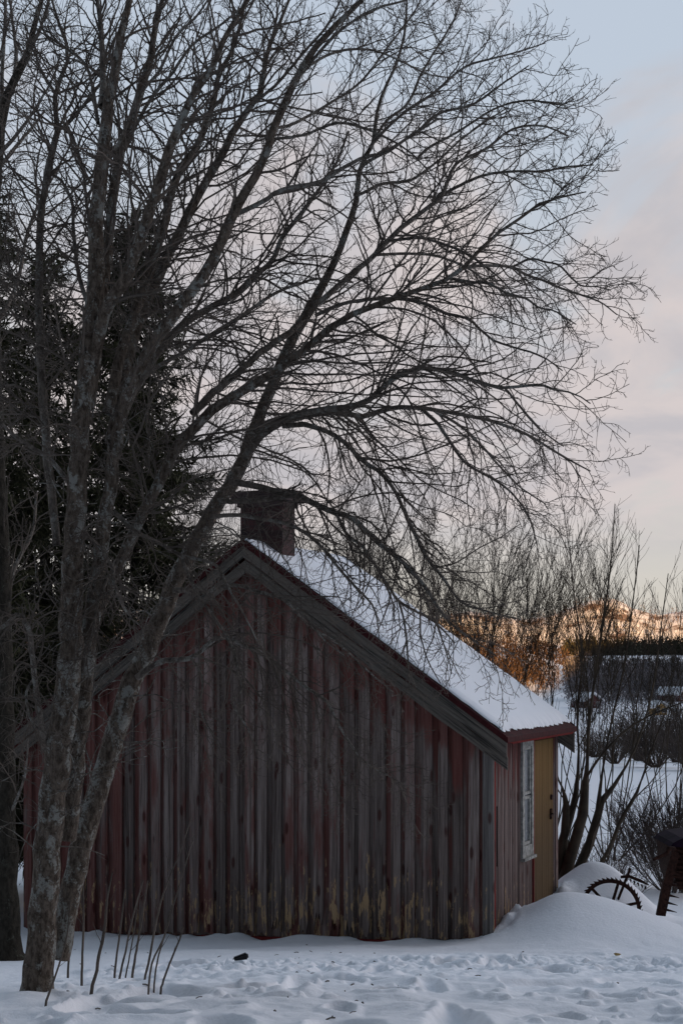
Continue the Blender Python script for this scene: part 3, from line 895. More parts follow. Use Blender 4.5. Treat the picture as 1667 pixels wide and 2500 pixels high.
    ([(606, 265, 8), (680, 200, 8), (740, 130, 7), (800, 60, 6), (840, -20, 4)], 9.1, 8.6),
    # left hand side stems
    ([(140, 1330, 20), (118, 1120, 22), (104, 960, 21), (98, 800, 20), (96, 640, 19), (100, 520, 18), (116, 430, 17), (138, 330, 16), (142, 312, 14), (136, 270, 12), (134, 226, 12), (153, 184, 11), (165, 153, 10), (161, 96, 8), (140, 45, 7), (122, -20, 5)], 8.2, 8.9),
    ([(140, 318, 11), (165, 302, 10), (199, 264, 9), (230, 226, 8), (252, 190, 6), (270, 130, 4)], 8.7, 8.3),
    ([(134, 226, 8), (111, 190, 8), (92, 150, 7), (88, 120, 5), (60, 60, 4)], 8.8, 9.2),
    ([(240, 300, 10), (215, 170, 8), (165, 120, 7), (110, 80, 5), (90, 20, 4)], 7.95, 8.6),
    ([(232, 780, 12), (195, 680, 11), (180, 560, 9), (178, 500, 8), (150, 440, 7), (120, 425, 5)], 8.1, 8.7),
    ([(230, 640, 9), (215, 520, 8), (200, 400, 7), (165, 310, 7), (150, 300, 5)], 8.1, 8.6),
    ([(252, 420, 10), (300, 330, 9), (340, 230, 9), (385, 180, 8), (430, 90, 7), (480, 40, 6), (520, -20, 4)], 8.0, 7.4),
    ([(320, 330, 9), (370, 240, 9), (420, 180, 8), (470, 110, 7), (540, 60, 6), (600, 10, 4)], 8.35, 7.9),
    ([(300, 355, 9), (345, 365, 8), (400, 395, 7), (440, 400, 5)], 8.3, 8.6),
    ([(108, 1830, 17), (104, 1790, 16), (97, 1737, 15), (86, 1660, 14), (80, 1595, 14), (73, 1545, 13), (58, 1508, 13), (42, 1500, 12), (20, 1522, 11), (-20, 1550, 8)], 8.1, 7.6),
    ([(82, 1660, 8), (66, 1690, 7), (70, 1740, 6), (90, 1775, 5), (118, 1790, 3)], 7.95, 7.6),
    ([(170, 1180, 14), (120, 1120, 12), (60, 1080, 10), (10, 1040, 8), (-40, 980, 6)], 8.2, 7.6),
    ([(180, 1300, 12), (240, 1330, 9), (275, 1390, 8), (290, 1460, 6), (330, 1520, 4)], 8.2, 7.4),
    ([(300, 1350, 10), (270, 1400, 9), (240, 1470, 8), (225, 1560, 6), (205, 1620, 4)], 8.3, 7.8),
]

tree = empty('bare_tree', tuple(on_ground(92, 2415)), 0, 'large leafless grey tree with several stems and a wide crown arching over the shed', 'tree')


def into(parent, name, me, m):
    o = link(name, me, m, parent)
    o.location = -Vector(parent.location) if parent.rotation_euler.z == 0 else (0, 0, 0)
    return o


main_b, limb_b = [], []
for nm, tr, y0, y1 in MAIN:
    p, r_ = limb(tr, y0, y1, 64)
    main_b.append((p, r_))
    V, Q = tubes([(p[None], r_[None])], 14)
    into(tree, 'trunk', np_mesh('trunk', V, Q, True), M_bark)
for tr, y0, y1 in LIMBS:
    p, r_ = limb(tr, y0, y1, 30)
    limb_b.append((p, r_))
    V, Q = tubes([(p[None], r_[None])], 8)
    into(tree, 'limb', np_mesh('limb', V, Q, True), M_bark if r_[0] > 0.03 else M_limb)

# procedural branching off the traced limbs
LP = np.stack([p for p, _ in limb_b]); LR = np.stack([r_ for _, r_ in limb_b])
MP = np.stack([p for p, _ in main_b]); MR = np.stack([r_ for _, r_ in main_b])
MPu = MP[:, 26:]; MRu = MR[:, 26:]
rg = np.random.RandomState(3)
droop = lambda p_: np.where(p_[:, 2] > 2.6, 0.04, np.where(p_[:, 2] > 1.5, -0.02, -0.05))
B1 = [grow(LP, LR, rg, 0.05, 0.32, 0.26, 1.05, (28, 62), 11, droop, 0.14, 0.18, 0.5, 0.0030, 0.0075),
      grow(MPu, MRu, rg, 0.13, 0.12, 0.3, 0.8, (35, 70), 11, droop, 0.15, 0.12, 0.3, 0.0026, 0.008)]
low = [i_ for i_ in range(len(LP)) if LP[i_, :, 2].mean() < 1.35 and LP[i_, -1, 0] > -1.6]
B1.append(grow(LP[low], LR[low], rg, 0.16, 0.25, 0.25, 0.8, (25, 65), 11, lambda p_: np.full(len(p_), -0.06), 0.16, 0.1, 0.45, 0.0024, 0.005))
B1P = np.concatenate([b_[0] for b_ in B1]); B1R = np.concatenate([b_[1] for b_ in B1])
B1P, B1R = prune(B1P, B1R, rg, 0.16, 6)
B2P, B2R = grow(B1P, B1R, rg, 0.036, 0.36, 0.07, 0.45, (30, 65), 7, droop, 0.2, 0.10, 0.6, 0.0021, 0.004)
B2P, B2R = prune(B2P, B2R, rg, 0.10, 6)
B3P, B3R = grow(B2P, B2R, rg, 0.034, 0.36, 0.035, 0.16, (35, 70), 5, 0.10, 0.2, 0.12, 0.7, 0.0018, 0.0026)
B3P, B3R = prune(B3P, B3R, rg, 0.08, 7)
V, Q = tubes([(B1P, B1R)], 5); into(tree, 'crown', np_mesh('branches', V, Q, True), M_twig)
# low water shoots on the trunks, in front of the gable
TP = MP[:, 8:32]; TR = MR[:, 8:32]
W1 = grow(TP, TR, rg, 0.05, 0.12, 0.3, 0.9, (40, 75), 9, -0.01, 0.2, 0.0, 0.12, 0.002, 0.005)
W2 = grow(*W1, rg, 0.07, 0.3, 0.05, 0.3, (30, 60), 5, 0.0, 0.18, 0.2, 0.6, 0.0016, 0.003)
vv, qq, off = [], [], 0
for bt, sd in (((B2P, B2R), 3), ((B3P, B3R), 3)):
    V, Q = tubes([bt], sd); vv.append(V); qq.append(Q + off); off += len(V)
into(tree, 'twigs', np_mesh('twigs', np.concatenate(vv), np.concatenate(qq), True), M_twig)

vv, qq, off = [], [], 0
for bt, sd in ((W1, 4), (W2, 3)):
    V, Q = tubes([bt], sd); vv.append(V); qq.append(Q + off); off += len(V)
into(tree, 'water_shoots', np_mesh('water_shoots', np.concatenate(vv), np.concatenate(qq), True), M_limb)

# ------------------------------------------------------------------ the tree at the left edge
g0 = on_ground(25, 2345)
lt = empty('bare_tree', tuple(g0), 0, 'dark mossy leafless tree cut off by the left edge beside the big grey tree', 'tree')
Y0 = g0[1]
tl = [[(30, 2360, 96), (24, 2310, 60), (22, 2150, 52), (16, 1950, 46), (12, 1750, 48), (8, 1500, 48), (-2, 1250, 44), (-12, 1000, 42), (-18, 750, 38), (-16, 550, 34), (-8, 400, 30), (4, 290, 26), (16, 235, 22), (42, 184, 20), (70, 130, 18), (85, 60, 13), (103, 0, 10), (125, -90, 6)]]
p, r_ = limb(tl[0], Y0, Y0 - 0.4, 60)
V, Q = tubes([(p[None], r_[None])], 14)
into(lt, 'trunk', np_mesh('trunk', V, Q, True), M_bark2)
ll = [([(6, 300, 14), (6, 200, 10), (10, 110, 9), (14, 30, 8), (16, -60, 5)], Y0 - .3, Y0),
      ([(36, 190, 10), (40, 120, 9), (30, 40, 7), (20, -40, 5)], Y0 - .3, Y0 + .4),
      ([(72, 126, 10), (95, 80, 9), (112, 30, 8), (128, -30, 6)], Y0 - .4, Y0 - .6),
      ([(-5, 380, 12), (40, 330, 9), (90, 260, 7), (130, 190, 5), (150, 130, 3)], Y0 - .35, Y0 - .9),
      ([(-10, 420, 12), (30, 370, 9), (80, 310, 7), (110, 270, 5)], Y0 - .35, Y0 + .5),
      ([(-15, 800, 14), (40, 700, 10), (70, 560, 8), (110, 470, 6), (150, 400, 4)], Y0 - .2, Y0 + .9),
      ([(5, 1500, 12), (40, 1380, 10), (80, 1300, 8), (90, 1200, 6)], Y0 - .1, Y0 + .6),
      ([(20, 2000, 10), (60, 1900, 6), (70, 1800, 4)], Y0 - .05, Y0 - .5)]
lb = [limb(t_, a_, b_, 20) for t_, a_, b_ in ll]
for q_ in lb:
    V, Q = tubes([(q_[0][None], q_[1][None])], 7)
    into(lt, 'limb', np_mesh('limb', V, Q, True), M_limb)
P0 = np.stack([q_[0] for q_ in lb]); R0 = np.stack([q_[1] for q_ in lb])
b1 = grow(P0, R0, rg, 0.11, 0.3, 0.25, 0.8, (25, 60), 9, 0.03, 0.15, 0.15, 0.5, 0.0024, 0.008)
b1b = grow(p[None, 10:], r_[None, 10:], rg, 0.12, 0.05, 0.4, 0.8, (35, 65), 9, 0.0, 0.15, 0.1, 0.2, 0.0024, 0.007)
b1 = (np.concatenate([b1[0], b1b[0]]), np.concatenate([b1[1], b1b[1]]))
b2 = grow(*b1, rg, 0.07, 0.33, 0.07, 0.45, (28, 58), 6, 0.02, 0.14, 0.12, 0.6, 0.0018, 0.004)
b3 = grow(*b2, rg, 0.06, 0.35, 0.03, 0.15, (30, 60), 4, 0.06, 0.16, 0.15, 0.7, 0.0014, 0.0022)
V, Q = tubes([b1], 4); V2, Q2 = tubes([b2], 3); V3, Q3 = tubes([b3], 3)
into(lt, 'crown', np_mesh('crown', np.concatenate([V, V2, V3]), np.concatenate([Q, Q2 + len(V), Q3 + len(V) + len(V2)]), True), M_twig)


# ------------------------------------------------------------------ spruces behind the shed
def spruce(px, Y, topy, rad, seed, label):
    g = np.random.RandomState(seed)
    x0 = (px - CX) / F * Y
    zb = gz(x0, Y, False)
    h = -(topy - HY) / F * Y - zb
    o = empty('spruce_tree', (x0, Y, zb), 0, label, 'tree', 'evergreens behind the shed')
    zz = np.linspace(0, h, 14)
    pts = np.stack([0.03 * g.randn(14), 0.03 * g.randn(14), zz], 1)
    V, Q = tubes([(pts[None], (0.15 * (1 - zz / h * 0.93))[None])], 9)
    link('trunk', np_mesh('trunk', V, Q, True), M_bark2, o)
    nb = int(h * 38)
    zt = h * (0.05 + 0.95 * g.rand(nb) ** 0.9)
    az = g.rand(nb) * 2 * np.pi
    ln = rad * np.clip(1.03 - zt / h, 0.02, 1) ** 0.6 * (0.55 + 0.6 * g.rand(nb)) + 0.08
    n = 8
    s = np.linspace(0, 1, n)[None, :]
    rise = (0.25 * s - 0.75 * s ** 2 + 0.42 * s ** 3) * ln[:, None] * (0.6 + 0.9 * g.rand(nb)[:, None]) + 0.15 * s * ln[:, None]
    rr_ = ln[:, None] * s * 0.97
    Bp = np.stack([np.cos(az)[:, None] * rr_, np.sin(az)[:, None] * rr_, zt[:, None] + rise], -1)
    Bp[:, 1:] += g.randn(nb, n - 1, 3) * 0.02
    Br = 0.014 * (1 - 0.8 * s) * np.ones((nb, 1)) * np.clip(ln, 0.3, 2)[:, None]
    V, Q = tubes([(Bp, Br)], 3)
    link('branches', np_mesh('branches', V, Q, True), M_bark2, o)
    # sprays: side shoots on each branch, each a drooping ragged strip
    c1 = grow(Bp, Br, g, 0.026, 0.34, 0.10, 0.5, (35, 75), 4, -0.12, 0.12, 0.12, 0.5, 0.004, 0.01, bias=np.array([[0, 0, -0.25]]))
    Pc = c1[0]
    M = len(Pc)
    wv = 0.007 + 0.013 * g.rand(M)
    side = norm(np.cross(Pc[:, -1] - Pc[:, 0], g.randn(M, 3)))
    prof = np.array([0.6, 1.0, 0.8, 0.15])[None, :, None]
    A = Pc + side[:, None, :] * wv[:, None, None] * prof
    Bq = Pc - side[:, None, :] * wv[:, None, None] * prof
    V = np.stack([A, Bq], 2).reshape(-1, 3)
    b0 = np.arange(M)[:, None] * 8; i = np.arange(3)[None, :] * 2
    Q = np.stack([b0 + i, b0 + i + 1, b0 + i + 3, b0 + i + 2], -1).reshape(-1, 4)
    # needle tufts along the shoots
    k = 6
    idx = np.repeat(np.arange(M), k)
    t = g.rand(M * k)
    fi = t * 3; ii = np.minimum(fi.astype(int), 2); u = (fi - ii)[:, None]
    c = Pc[idx, ii] * (1 - u) + Pc[idx, ii + 1] * u
    d = norm(g.randn(M * k, 3) + np.array([[0, 0, -0.3]])) * (0.03 + 0.04 * g.rand(M * k))[:, None]
    w_ = norm(np.cross(d, g.randn(M * k, 3))) * 0.006
    V2 = np.stack([c - w_, c + w_, c + d + w_ * .3, c + d - w_ * .3], 1).reshape(-1, 3)
    Q2 = np.arange(M * k * 4).reshape(-1, 4)
    link('crown', np_mesh('crown', np.concatenate([V, V2]), np.concatenate([Q, Q2 + len(V)])), M_spruce, o)


spruce(325, 22.5, 530, 2.5, 1, 'dark spruce right behind the shed gable, nearest to the chimney')
spruce(115, 21.5, 620, 1.7, 2, 'dark spruce between its two neighbours, behind the big grey trunk')
spruce(-30, 20.5, 430, 1.6, 3, 'dark spruce at the left edge of the picture, tallest of the three')


# ------------------------------------------------------------------ willow shrubs
def shrub(name, px, Y, topy, ns, spread, lean, seed, label, cat='shrub', group=None, m=None, dense=1.0, rad=0.02, basey=None, stems=None, trop=0.06, thin=1.0, t0=0.36, jit=0.06):
    g = np.random.RandomState(seed)
    x0 = (px - CX) / F * Y
    zb = gz(x0, Y, False) - 0.05
    h = -(topy - HY) / F * Y - zb
    o = empty(name, (x0, Y, zb), 0, label, cat, group)
    n = 16
    az = g.rand(ns) * 2 * np.pi
    out = np.sqrt(g.rand(ns)) * spread
    dx = np.cos(az) * out + lean; dy = np.sin(az) * out
    hh = h * (0.72 + 0.3 * g.rand(ns)) * (1 - 0.18 * np.clip(out / (spread + 1e-6), 0, 1))
    s = np.linspace(0, 1, n)[None, :]
    bowx = g.randn(ns)[:, None] * 0.10; bowy = g.randn(ns)[:, None] * 0.10
    shape = s ** 0.85
    Bp = np.stack([np.cos(az)[:, None] * 0.12 + (dx[:, None] * shape + bowx * np.sin(np.pi * s)) * hh[:, None],
                   np.sin(az)[:, None] * 0.12 + (dy[:, None] * shape + bowy * np.sin(np.pi * s)) * hh[:, None],
                   s * hh[:, None]], -1)
    Bp[:, 1:] += np.cumsum(g.randn(ns, n - 1, 3) * 0.012 * h / 4, axis=1)
    Br = (rad * (0.55 + 0.7 * g.rand(ns)))[:, None] * (1 - 0.86 * s)
    if stems is not None:
        q_ = [limb([(a, b, c if b > 1930 else c * 0.5) for a, b, c in t_], a_, b_, n) for t_, a_, b_ in stems]
        sp = np.stack([a_[0] for a_ in q_]) - np.array([[x0, Y, zb]]); sr = np.stack([a_[1] for a_ in q_])
        Bp = np.concatenate([sp, Bp]); Br = np.concatenate([sr, Br])
    c1 = grow(Bp, Br, g, 0.15 / dense, 0.36, 0.25, 1.6, (10, 32), 8, trop, jit, t0, 0.5, 0.0046 * thin, 0.012)
    c2 = grow(*c1, g, 0.105 / dense, 0.4, 0.14, 0.9, (12, 38), 6, trop, 0.08, 0.12, 0.6, 0.004 * thin, 0.006)
    V, Q = tubes([(Bp, np.maximum(Br, 0.004))], 7)
    link('stems', np_mesh('stems', V, Q, True), m or M_shrub, o)
    V1, Q1 = tubes([c1], 3); V2, Q2 = tubes([c2], 3)
    link('twigs', np_mesh('twigs', np.concatenate([V1, V2]), np.concatenate([Q1, Q2 + len(V1)]), True), m or M_shrub, o)
    return o


GW = 'bare willows behind the shed'
wst = [([(1368, 2160, 26), (1366, 2098, 22), (1377, 2025, 20), (1382, 1973, 18), (1373, 1925, 12), (1359, 1896, 9), (1345, 1840, 6)], 18.4, 18.2),
       ([(1372, 2160, 26), (1378, 2050, 18), (1400, 1960, 16), (1412, 1860, 13), (1408, 1740, 11), (1420, 1600, 9), (1400, 1450, 7), (1390, 1330, 4)], 18.4, 18.7),
       ([(1375, 2160, 34), (1384, 2129, 30), (1403, 2056, 28), (1421, 1994, 26), (1427, 1942, 22), (1432, 1880, 19), (1436, 1780, 16), (1450, 1660, 13), (1470, 1520, 10), (1490, 1380, 7), (1500, 1230, 4)], 18.3, 18.0),
       ([(1395, 2160, 26), (1428, 2077, 23), (1450, 2025, 22), (1459, 1973, 20), (1475, 1945, 16), (1517, 1890, 13), (1560, 1800, 11), (1590, 1690, 9), (1610, 1550, 7), (1630, 1400, 4)], 18.5, 18.9),
       ([(1459, 1973, 13), (1470, 1880, 11), (1490, 1770, 10), (1520, 1640, 9), (1540, 1500, 7), (1560, 1330, 4)], 18.6, 18.3),
       ([(1430, 1900, 12), (1470, 1840, 11), (1530, 1780, 10), (1600, 1740, 8), (1680, 1710, 5)], 18.2, 17.7),
       ([(1455, 2130, 11), (1490, 2063, 10), (1513, 2004, 10), (1548, 1946, 9), (1566, 1900, 8), (1600, 1800, 7), (1640, 1700, 5)], 19.2, 19.5)]
shrub('willow_tree', 1375, 18.4, 1350, 3, 0.10, 0.08, 11, 'leafless many-stemmed willow growing at the right corner of the shed by the door', 'tree', None, None, 0.8, 0.012, stems=wst, t0=0.38, thin=0.75)
shrub('willow_shrub', 1180, 25.0, 1130, 16, 0.24, 0.0, 12, 'leafless willow behind the middle of the snowy roof slope', 'shrub', GW, None, 1.2, 0.013, t0=0.5, thin=0.8)
shrub('willow_shrub', 1330, 24.0, 1160, 13, 0.22, 0.06, 13, 'leafless willow standing just left of the lit rounded hill top', 'shrub', GW, None, 1.2, 0.013, t0=0.55, thin=0.8)
shrub('willow_shrub', 1010, 27.0, 1090, 22, 0.22, 0.0, 14, 'leafless willow behind the upper end of the snowy roof', 'shrub', GW, None, 0.9, 0.013, t0=0.45, thin=0.8)
shrub('willow_shrub', 800, 27.5, 1060, 24, 0.24, 0.0, 15, 'leafless willow showing just right of the chimney', 'shrub', GW, None, 0.9, 0.013, t0=0.4, thin=0.8)
shrub('willow_shrub', 560, 29.0, 1000, 22, 0.2, 0.0, 16, 'leafless willow between the chimney and the spruces', 'shrub', GW, None, 0.8, 0.013, t0=0.35, thin=0.8)
shrub('willow_shrub', 1490, 26.0, 1250, 11, 0.24, 0.05, 17, 'leafless willow in front of the dark far wood, tallest on the right', 'shrub', GW, None, 1.2, 0.013, t0=0.6, thin=0.8)
shrub('willow_shrub', 1640, 27.0, 1420, 13, 0.25, 0.0, 18, 'leafless willow at the right edge of the picture under open sky', 'shrub', GW, None, 0.9, 0.013, t0=0.55, thin=0.8)

GB = 'low bushes on the snowy slope'
shrub('bush', 1640, 21.5, 1925, 46, 0.75, 0.05, 21, 'round leafless reddish brown bush behind the farm machine', 'bush', GB, M_brown, 1.6, 0.009, trop=0.02, thin=0.9, t0=0.15)
shrub('bush', 1478, 19.6, 2065, 26, 0.8, 0.0, 22, 'small low bush on the snow heap behind the toothed wheel', 'bush', GB, M_brown, 1.2, 0.006, trop=0.02, thin=0.7, t0=0.15)
for i, (px_, Y_, ty_, lab) in enumerate([(1450, 104, 1775, 'low dark bush at the left end of the thicket on the slope'),
                                         (1500, 86, 1755, 'dark bush second from the left in the thicket on the slope'),
                                         (1556, 97, 1730, 'dark bush in the middle of the thicket on the slope'),
                                         (1600, 78, 1715, 'dark bush of the thicket below the ochre house'),
                                         (1650, 92, 1700, 'tall dark bush of the thicket near the right edge'),
                                         (1700, 72, 1680, 'tallest dark bush of the thicket, cut by the right edge')]):
    shrub('bush', px_, Y_, ty_, 44, 0.95, 0.1 * (-1) ** i, 30 + i, lab, 'bush', GB, M_brown, 0.5, 0.03, trop=0.015, thin=3.4, t0=0.05, jit=0.16)


# ------------------------------------------------------------------ shoots in the snow by the big tree
SHO = [([(110, 2455, 9), (130, 2400, 7), (150, 2340, 6), (165, 2280, 5), (172, 2200, 3)], 'bent thin shoot nearest the viewer, at the foot of the big trunk'),
       ([(166, 2388, 8), (170, 2330, 7), (175, 2270, 6), (180, 2190, 4)], 'straight thin shoot just right of the big trunk'),
       ([(200, 2402, 9), (202, 2330, 8), (205, 2260, 7), (204, 2150, 4)], 'straight shoot between the big trunk and the thick dark sapling'),
       ([(222, 2418, 12), (236, 2370, 11), (243, 2330, 11), (256, 2270, 10), (262, 2200, 7), (275, 2130, 4)], 'thickest dark crooked sapling in the snow'),
       ([(280, 2388, 8), (286, 2330, 7), (296, 2260, 6), (306, 2170, 4)], 'slim upright shoot right of the thick sapling'),
       ([(290, 2395, 8), (306, 2330, 7), (320, 2260, 6), (350, 2150, 4)], 'leaning shoot, second right of the thick sapling'),
       ([(306, 2393, 6), (316, 2340, 5), (330, 2260, 4), (338, 2190, 3)], 'very thin shoot in the middle of the clump'),
       ([(322, 2390, 9), (332, 2330, 8), (344, 2260, 7), (362, 2150, 4)], 'stout shoot in the middle of the clump'),
       ([(350, 2402, 8), (366, 2340, 8), (378, 2270, 7), (400, 2180, 6), (440, 2080, 4), (470, 1990, 3)], 'long shoot leaning right with a kink before the boards'),
       ([(362, 2423, 7), (372, 2350, 7), (400, 2290, 6), (430, 2190, 5), (475, 2040, 3)], 'long thin shoot leaning right, farthest forward of the clump'),
       ([(376, 2412, 6), (384, 2350, 6), (400, 2290, 5), (420, 2210, 3)], 'short thin shoot near the right end of the clump'),
       ([(392, 2416, 8), (412, 2360, 7), (440, 2290, 6), (448, 2260, 4)], 'rightmost shoot of the clump, leaning right')]
for tr, lab in SHO:
    gpt = on_ground(tr[0][0], tr[0][1])
    o = empty('sapling', tuple(gpt), 0, lab, 'sapling', 'bare shoots in the snow by the big tree')
    tr = [(a, b, c * 0.75) for a, b, c in tr]
    p, r_ = limb(tr, gpt[1], gpt[1] + 0.3 * random.uniform(-1, 1), 18)
    p[0, 2] -= 0.05
    c1 = grow(p[None], r_[None], rg, 0.14, 0.2, 0.06, 0.3, (20, 50), 5, 0.06, 0.1, 0.35, 0.5, 0.0014, 0.003)
    V, Q = tubes([(p[None], np.maximum(r_[None], 0.003))], 7)
    if len(c1[0]):
        V2, Q2 = tubes([c1], 3)
        V = np.concatenate([V, V2]); Q = np.concatenate([Q, Q2 + len(V) - len(V2)])
    into(o, 'stem', np_mesh('stem', V, Q, True), M_twig)

# ------------------------------------------------------------------ toothed iron wheel in the heap
def ring_mesh(rad, wid, th, teeth, tl, seg=96, sweep=2 * math.pi, spoke_n=0, hub=0.05, bent=0.0):
    """a wheel in its own x-z plane, axle along y"""
    bm = bmesh.new()
    rows = []
    n = seg
    for i in range(n + (0 if sweep > 6.2 else 1)):
        a = sweep * i / n
        ca, sa = math.cos(a), math.sin(a)
        rows.append([bm.verts.new((ca * r_, y_, sa * r_)) for r_, y_ in ((rad, -wid / 2), (rad, wid / 2), (rad - th, wid / 2), (rad - th, -wid / 2))])
    cnt = len(rows)
    for i in range(n):
        a, c = rows[i], rows[(i + 1) % cnt]
        for k in range(4):
            bm.faces.new((a[k], c[k], c[(k + 1) % 4], a[(k + 1) % 4]))
    if sweep < 6.2:
        bm.faces.new(rows[0]); bm.faces.new(rows[-1])
    for i in range(teeth):
        a = sweep * (i + 0.5) / teeth
        da = 0.35 * sweep / teeth
        pts = []
        for y_ in (-wid * 0.48, wid * 0.48):
            pts.append([bm.verts.new((math.cos(b) * r_, y_, math.sin(b) * r_)) for b, r_ in ((a - da, rad - 0.002), (a + da, rad - 0.002), (a + da * 1.5, rad + tl))])
        bm.faces.new(pts[0]); bm.faces.new(pts[1][::-1])
        for k in range(3):
            bm.faces.new((pts[0][k], pts[1][k], pts[1][(k + 1) % 3], pts[0][(k + 1) % 3]))
    bmesh.ops.recalc_face_normals(bm, faces=bm.faces)
    me = bpy.data.meshes.new('rim'); bm.to_mesh(me); bm.free()
    return me


def rod(name, a, b_, r_, m, parent, sides=7):
    V, Q = tubes([(np.array([[a, b_]], float), np.full((1, 2), r_))], sides)
    return link(name, np_mesh(name, V, Q, True), m, parent)


wc = P(1490, 2218, 16.75)
wheel = empty('iron_wheel', tuple(wc), R(-14), 'rusty toothed iron wheel half buried in the snow heap', 'wheel')
link('rim', ring_mesh(0.345, 0.045, 0.042, 44, 0.024), M_iron, wheel)
for k in range(6):
    a = R(14 + 60 * k)
    rod('spoke', (0.03 * math.cos(a), 0, 0.03 * math.sin(a)), (0.31 * math.cos(a), 0, 0.31 * math.sin(a)), 0.018, M_iron, wheel)
V, Q = tubes([(np.array([[[0, -0.07, 0], [0, 0.07, 0]]]), np.full((1, 2), 0.045))], 12)
link('hub', np_mesh('hub', V, Q, True), M_iron, wheel)
bc = P(1546, 2146, 17.6)
bar = empty('cutter_bar', tuple(bc), R(-10), 'dark toothed cutter bar sticking out of the snow behind the iron wheel', 'machine part')
cb = Boards()
cb.prism([(-0.16, 0.035), (-0.06, 0.05), (0.08, 0.0), (0.18, -0.06), (0.185, -0.075), (0.07, -0.035), (-0.06, 0.015), (-0.16, 0.005)], 1, -0.02, 0.02)
for k in range(6):
    xk = -0.1 + 0.045 * k
    zk = 0.0 - 0.02 * k
    cb.prism([(xk, zk + 0.02), (xk + 0.03, zk + 0.01), (xk + 0.022, zk - 0.035)], 1, -0.012, 0.012)
cb.build('blade', M_iron, bar)
rod('lever', (-0.22, 0.01, -0.34), (-0.04, 0.01, 0.13), 0.017, M_iron, bar)

# ------------------------------------------------------------------ farm machine cut off by the right edge
mc = P(1700, 2150, 16.6)
mach = empty('farm_machine', (mc[0], mc[1], gz(mc[0], mc[1], False)), 0, 'rusty old farm machine with a spiked beam and purple-brown cover at the right edge', 'farm machine')


def mp(px, py, dy=0.0):
    p_ = P(px, py, 16.6 + dy)
    return (p_[0] - mc[0], dy, p_[2] - mach.location.z)


bd = Boards()
q4 = [mp(1636, 2062), mp(1760, 2072), mp(1770, 2170), mp(1655, 2172), mp(1640, 2120)]
bd.prism([(a[0], a[2]) for a in q4], 1, 0.02, 0.75)
bd.build('body', M_iron, mach)
gr_ = Boards()
for k in range(7):
    a = mp(1642, 2078 + 13 * k); c = mp(1765, 2084 + 13 * k)
    gr_.prism([(a[0], a[2]), (c[0], c[2]), (c[0], c[2] + 0.022), (a[0], a[2] + 0.022)], 1, -0.02, 0.018)
gr_.build('slatted_side', M_iron, mach)
hd = Boards()
q4 = [mp(1632, 2066), mp(1640, 2056), mp(1662, 2045), mp(1700, 2040), mp(1770, 2048), mp(1770, 2070)]
hd.prism([(a[0], a[2]) for a in q4], 1, -0.06, 0.82)
hd.build('cover', M_purple, mach)
bm_ = Boards()
q4 = [mp(1632, 2074), mp(1650, 2080), mp(1632, 2160), mp(1617, 2232), mp(1596, 2230), mp(1612, 2150)]
bm_.prism([(a[0], a[2]) for a in q4], 1, -0.14, -0.07)
bm_ = bm_.build('beam', M_iron, mach)
for k, (py_, l_) in enumerate(((2128, 24), (2155, 24), (2181, 26), (2199, 26), (2216, 28))):
    a = mp(1636 - 0.23 * (py_ - 2128), py_); c = mp(1636 - 0.23 * (py_ - 2128) + l_, py_ + 6)
    V, Q = tubes([(np.array([[[a[0] - 0.03, -0.10, a[2] + .01], [a[0], -0.11, a[2]], [c[0], -0.15, c[2]]]]), np.array([[0.02, 0.018, 0.003]]))], 6)
    link('spike', np_mesh('spike', V, Q, True), M_iron, bm_)
a = mp(1640, 2070); b_ = mp(1622, 2068); c = mp(1619, 2080); d = mp(1584, 2093)
V, Q = tubes([(np.array([[[a[0], -0.1, a[2]], [b_[0], -0.16, b_[2]], [c[0], -0.16, c[2]], [d[0], -0.2, d[2]]]]), np.array([[0.03, 0.034, 0.03, 0.018]]))], 8)
link('lever', np_mesh('lever', V, Q, True), M_iron, mach)

# ------------------------------------------------------------------ small things on the snow
bp = on_ground(587, 2368)
bp[2] = max(gz(bp[0] + a_, bp[1] + b_) for a_ in (-.05, 0, .05) for b_ in (-0.12, -.05, 0))
bm = bmesh.new()
bmesh.ops.create_cube(bm, size=1)
for v in bm.verts:
    v.co.x *= 0.118; v.co.y *= 0.06; v.co.z *= 0.05
    if v.co.x < 0: v.co.z *= 0.45; v.co.y *= 0.8
bmesh.ops.bevel(bm, geom=bm.edges[:], offset=0.012, segments=3, affect='EDGES')
me = bpy.data.meshes.new('black_scrap'); bm.to_mesh(me); bm.free()
o = link('black_scrap', me, M_black); o.location = (bp[0], bp[1], bp[2] + 0.02); o.rotation_euler = (0, R(-11), R(12))
tag(o, 'small black wedge-shaped scrap lying on the trodden snow before the gable', 'scrap')
lp = on_ground(1506, 2338); lp[2] = max(gz(lp[0], lp[1] + b_) for b_ in (-.08, 0))
bm = bmesh.new()
vs = [bm.verts.new(c) for c in ((-0.055, 0, 0.012), (-0.015, -0.02, 0.0), (0.04, -0.012, 0.008), (0.06, 0.002, 0.02), (0.025, 0.022, 0.014), (-0.03, 0.016, 0.02))]
bm.faces.new(vs)
r2 = bmesh.ops.extrude_face_region(bm, geom=bm.faces[:])
bmesh.ops.translate(bm, verts=[e for e in r2['geom'] if isinstance(e, bmesh.types.BMVert)], vec=(0, 0, 0.002))
bmesh.ops.recalc_face_normals(bm, faces=bm.faces)
for v in bm.verts: v.co *= 0.7
me = bpy.data.meshes.new('dry_leaf'); bm.to_mesh(me); bm.free()
o = link('dry_leaf', me, M_leafy); o.location = (lp[0], lp[1], lp[2] + 0.004); o.rotation_euler = (R(20), 0, R(-40))
tag(o, 'dry yellowish leaf lying on the open snow', 'leaf')


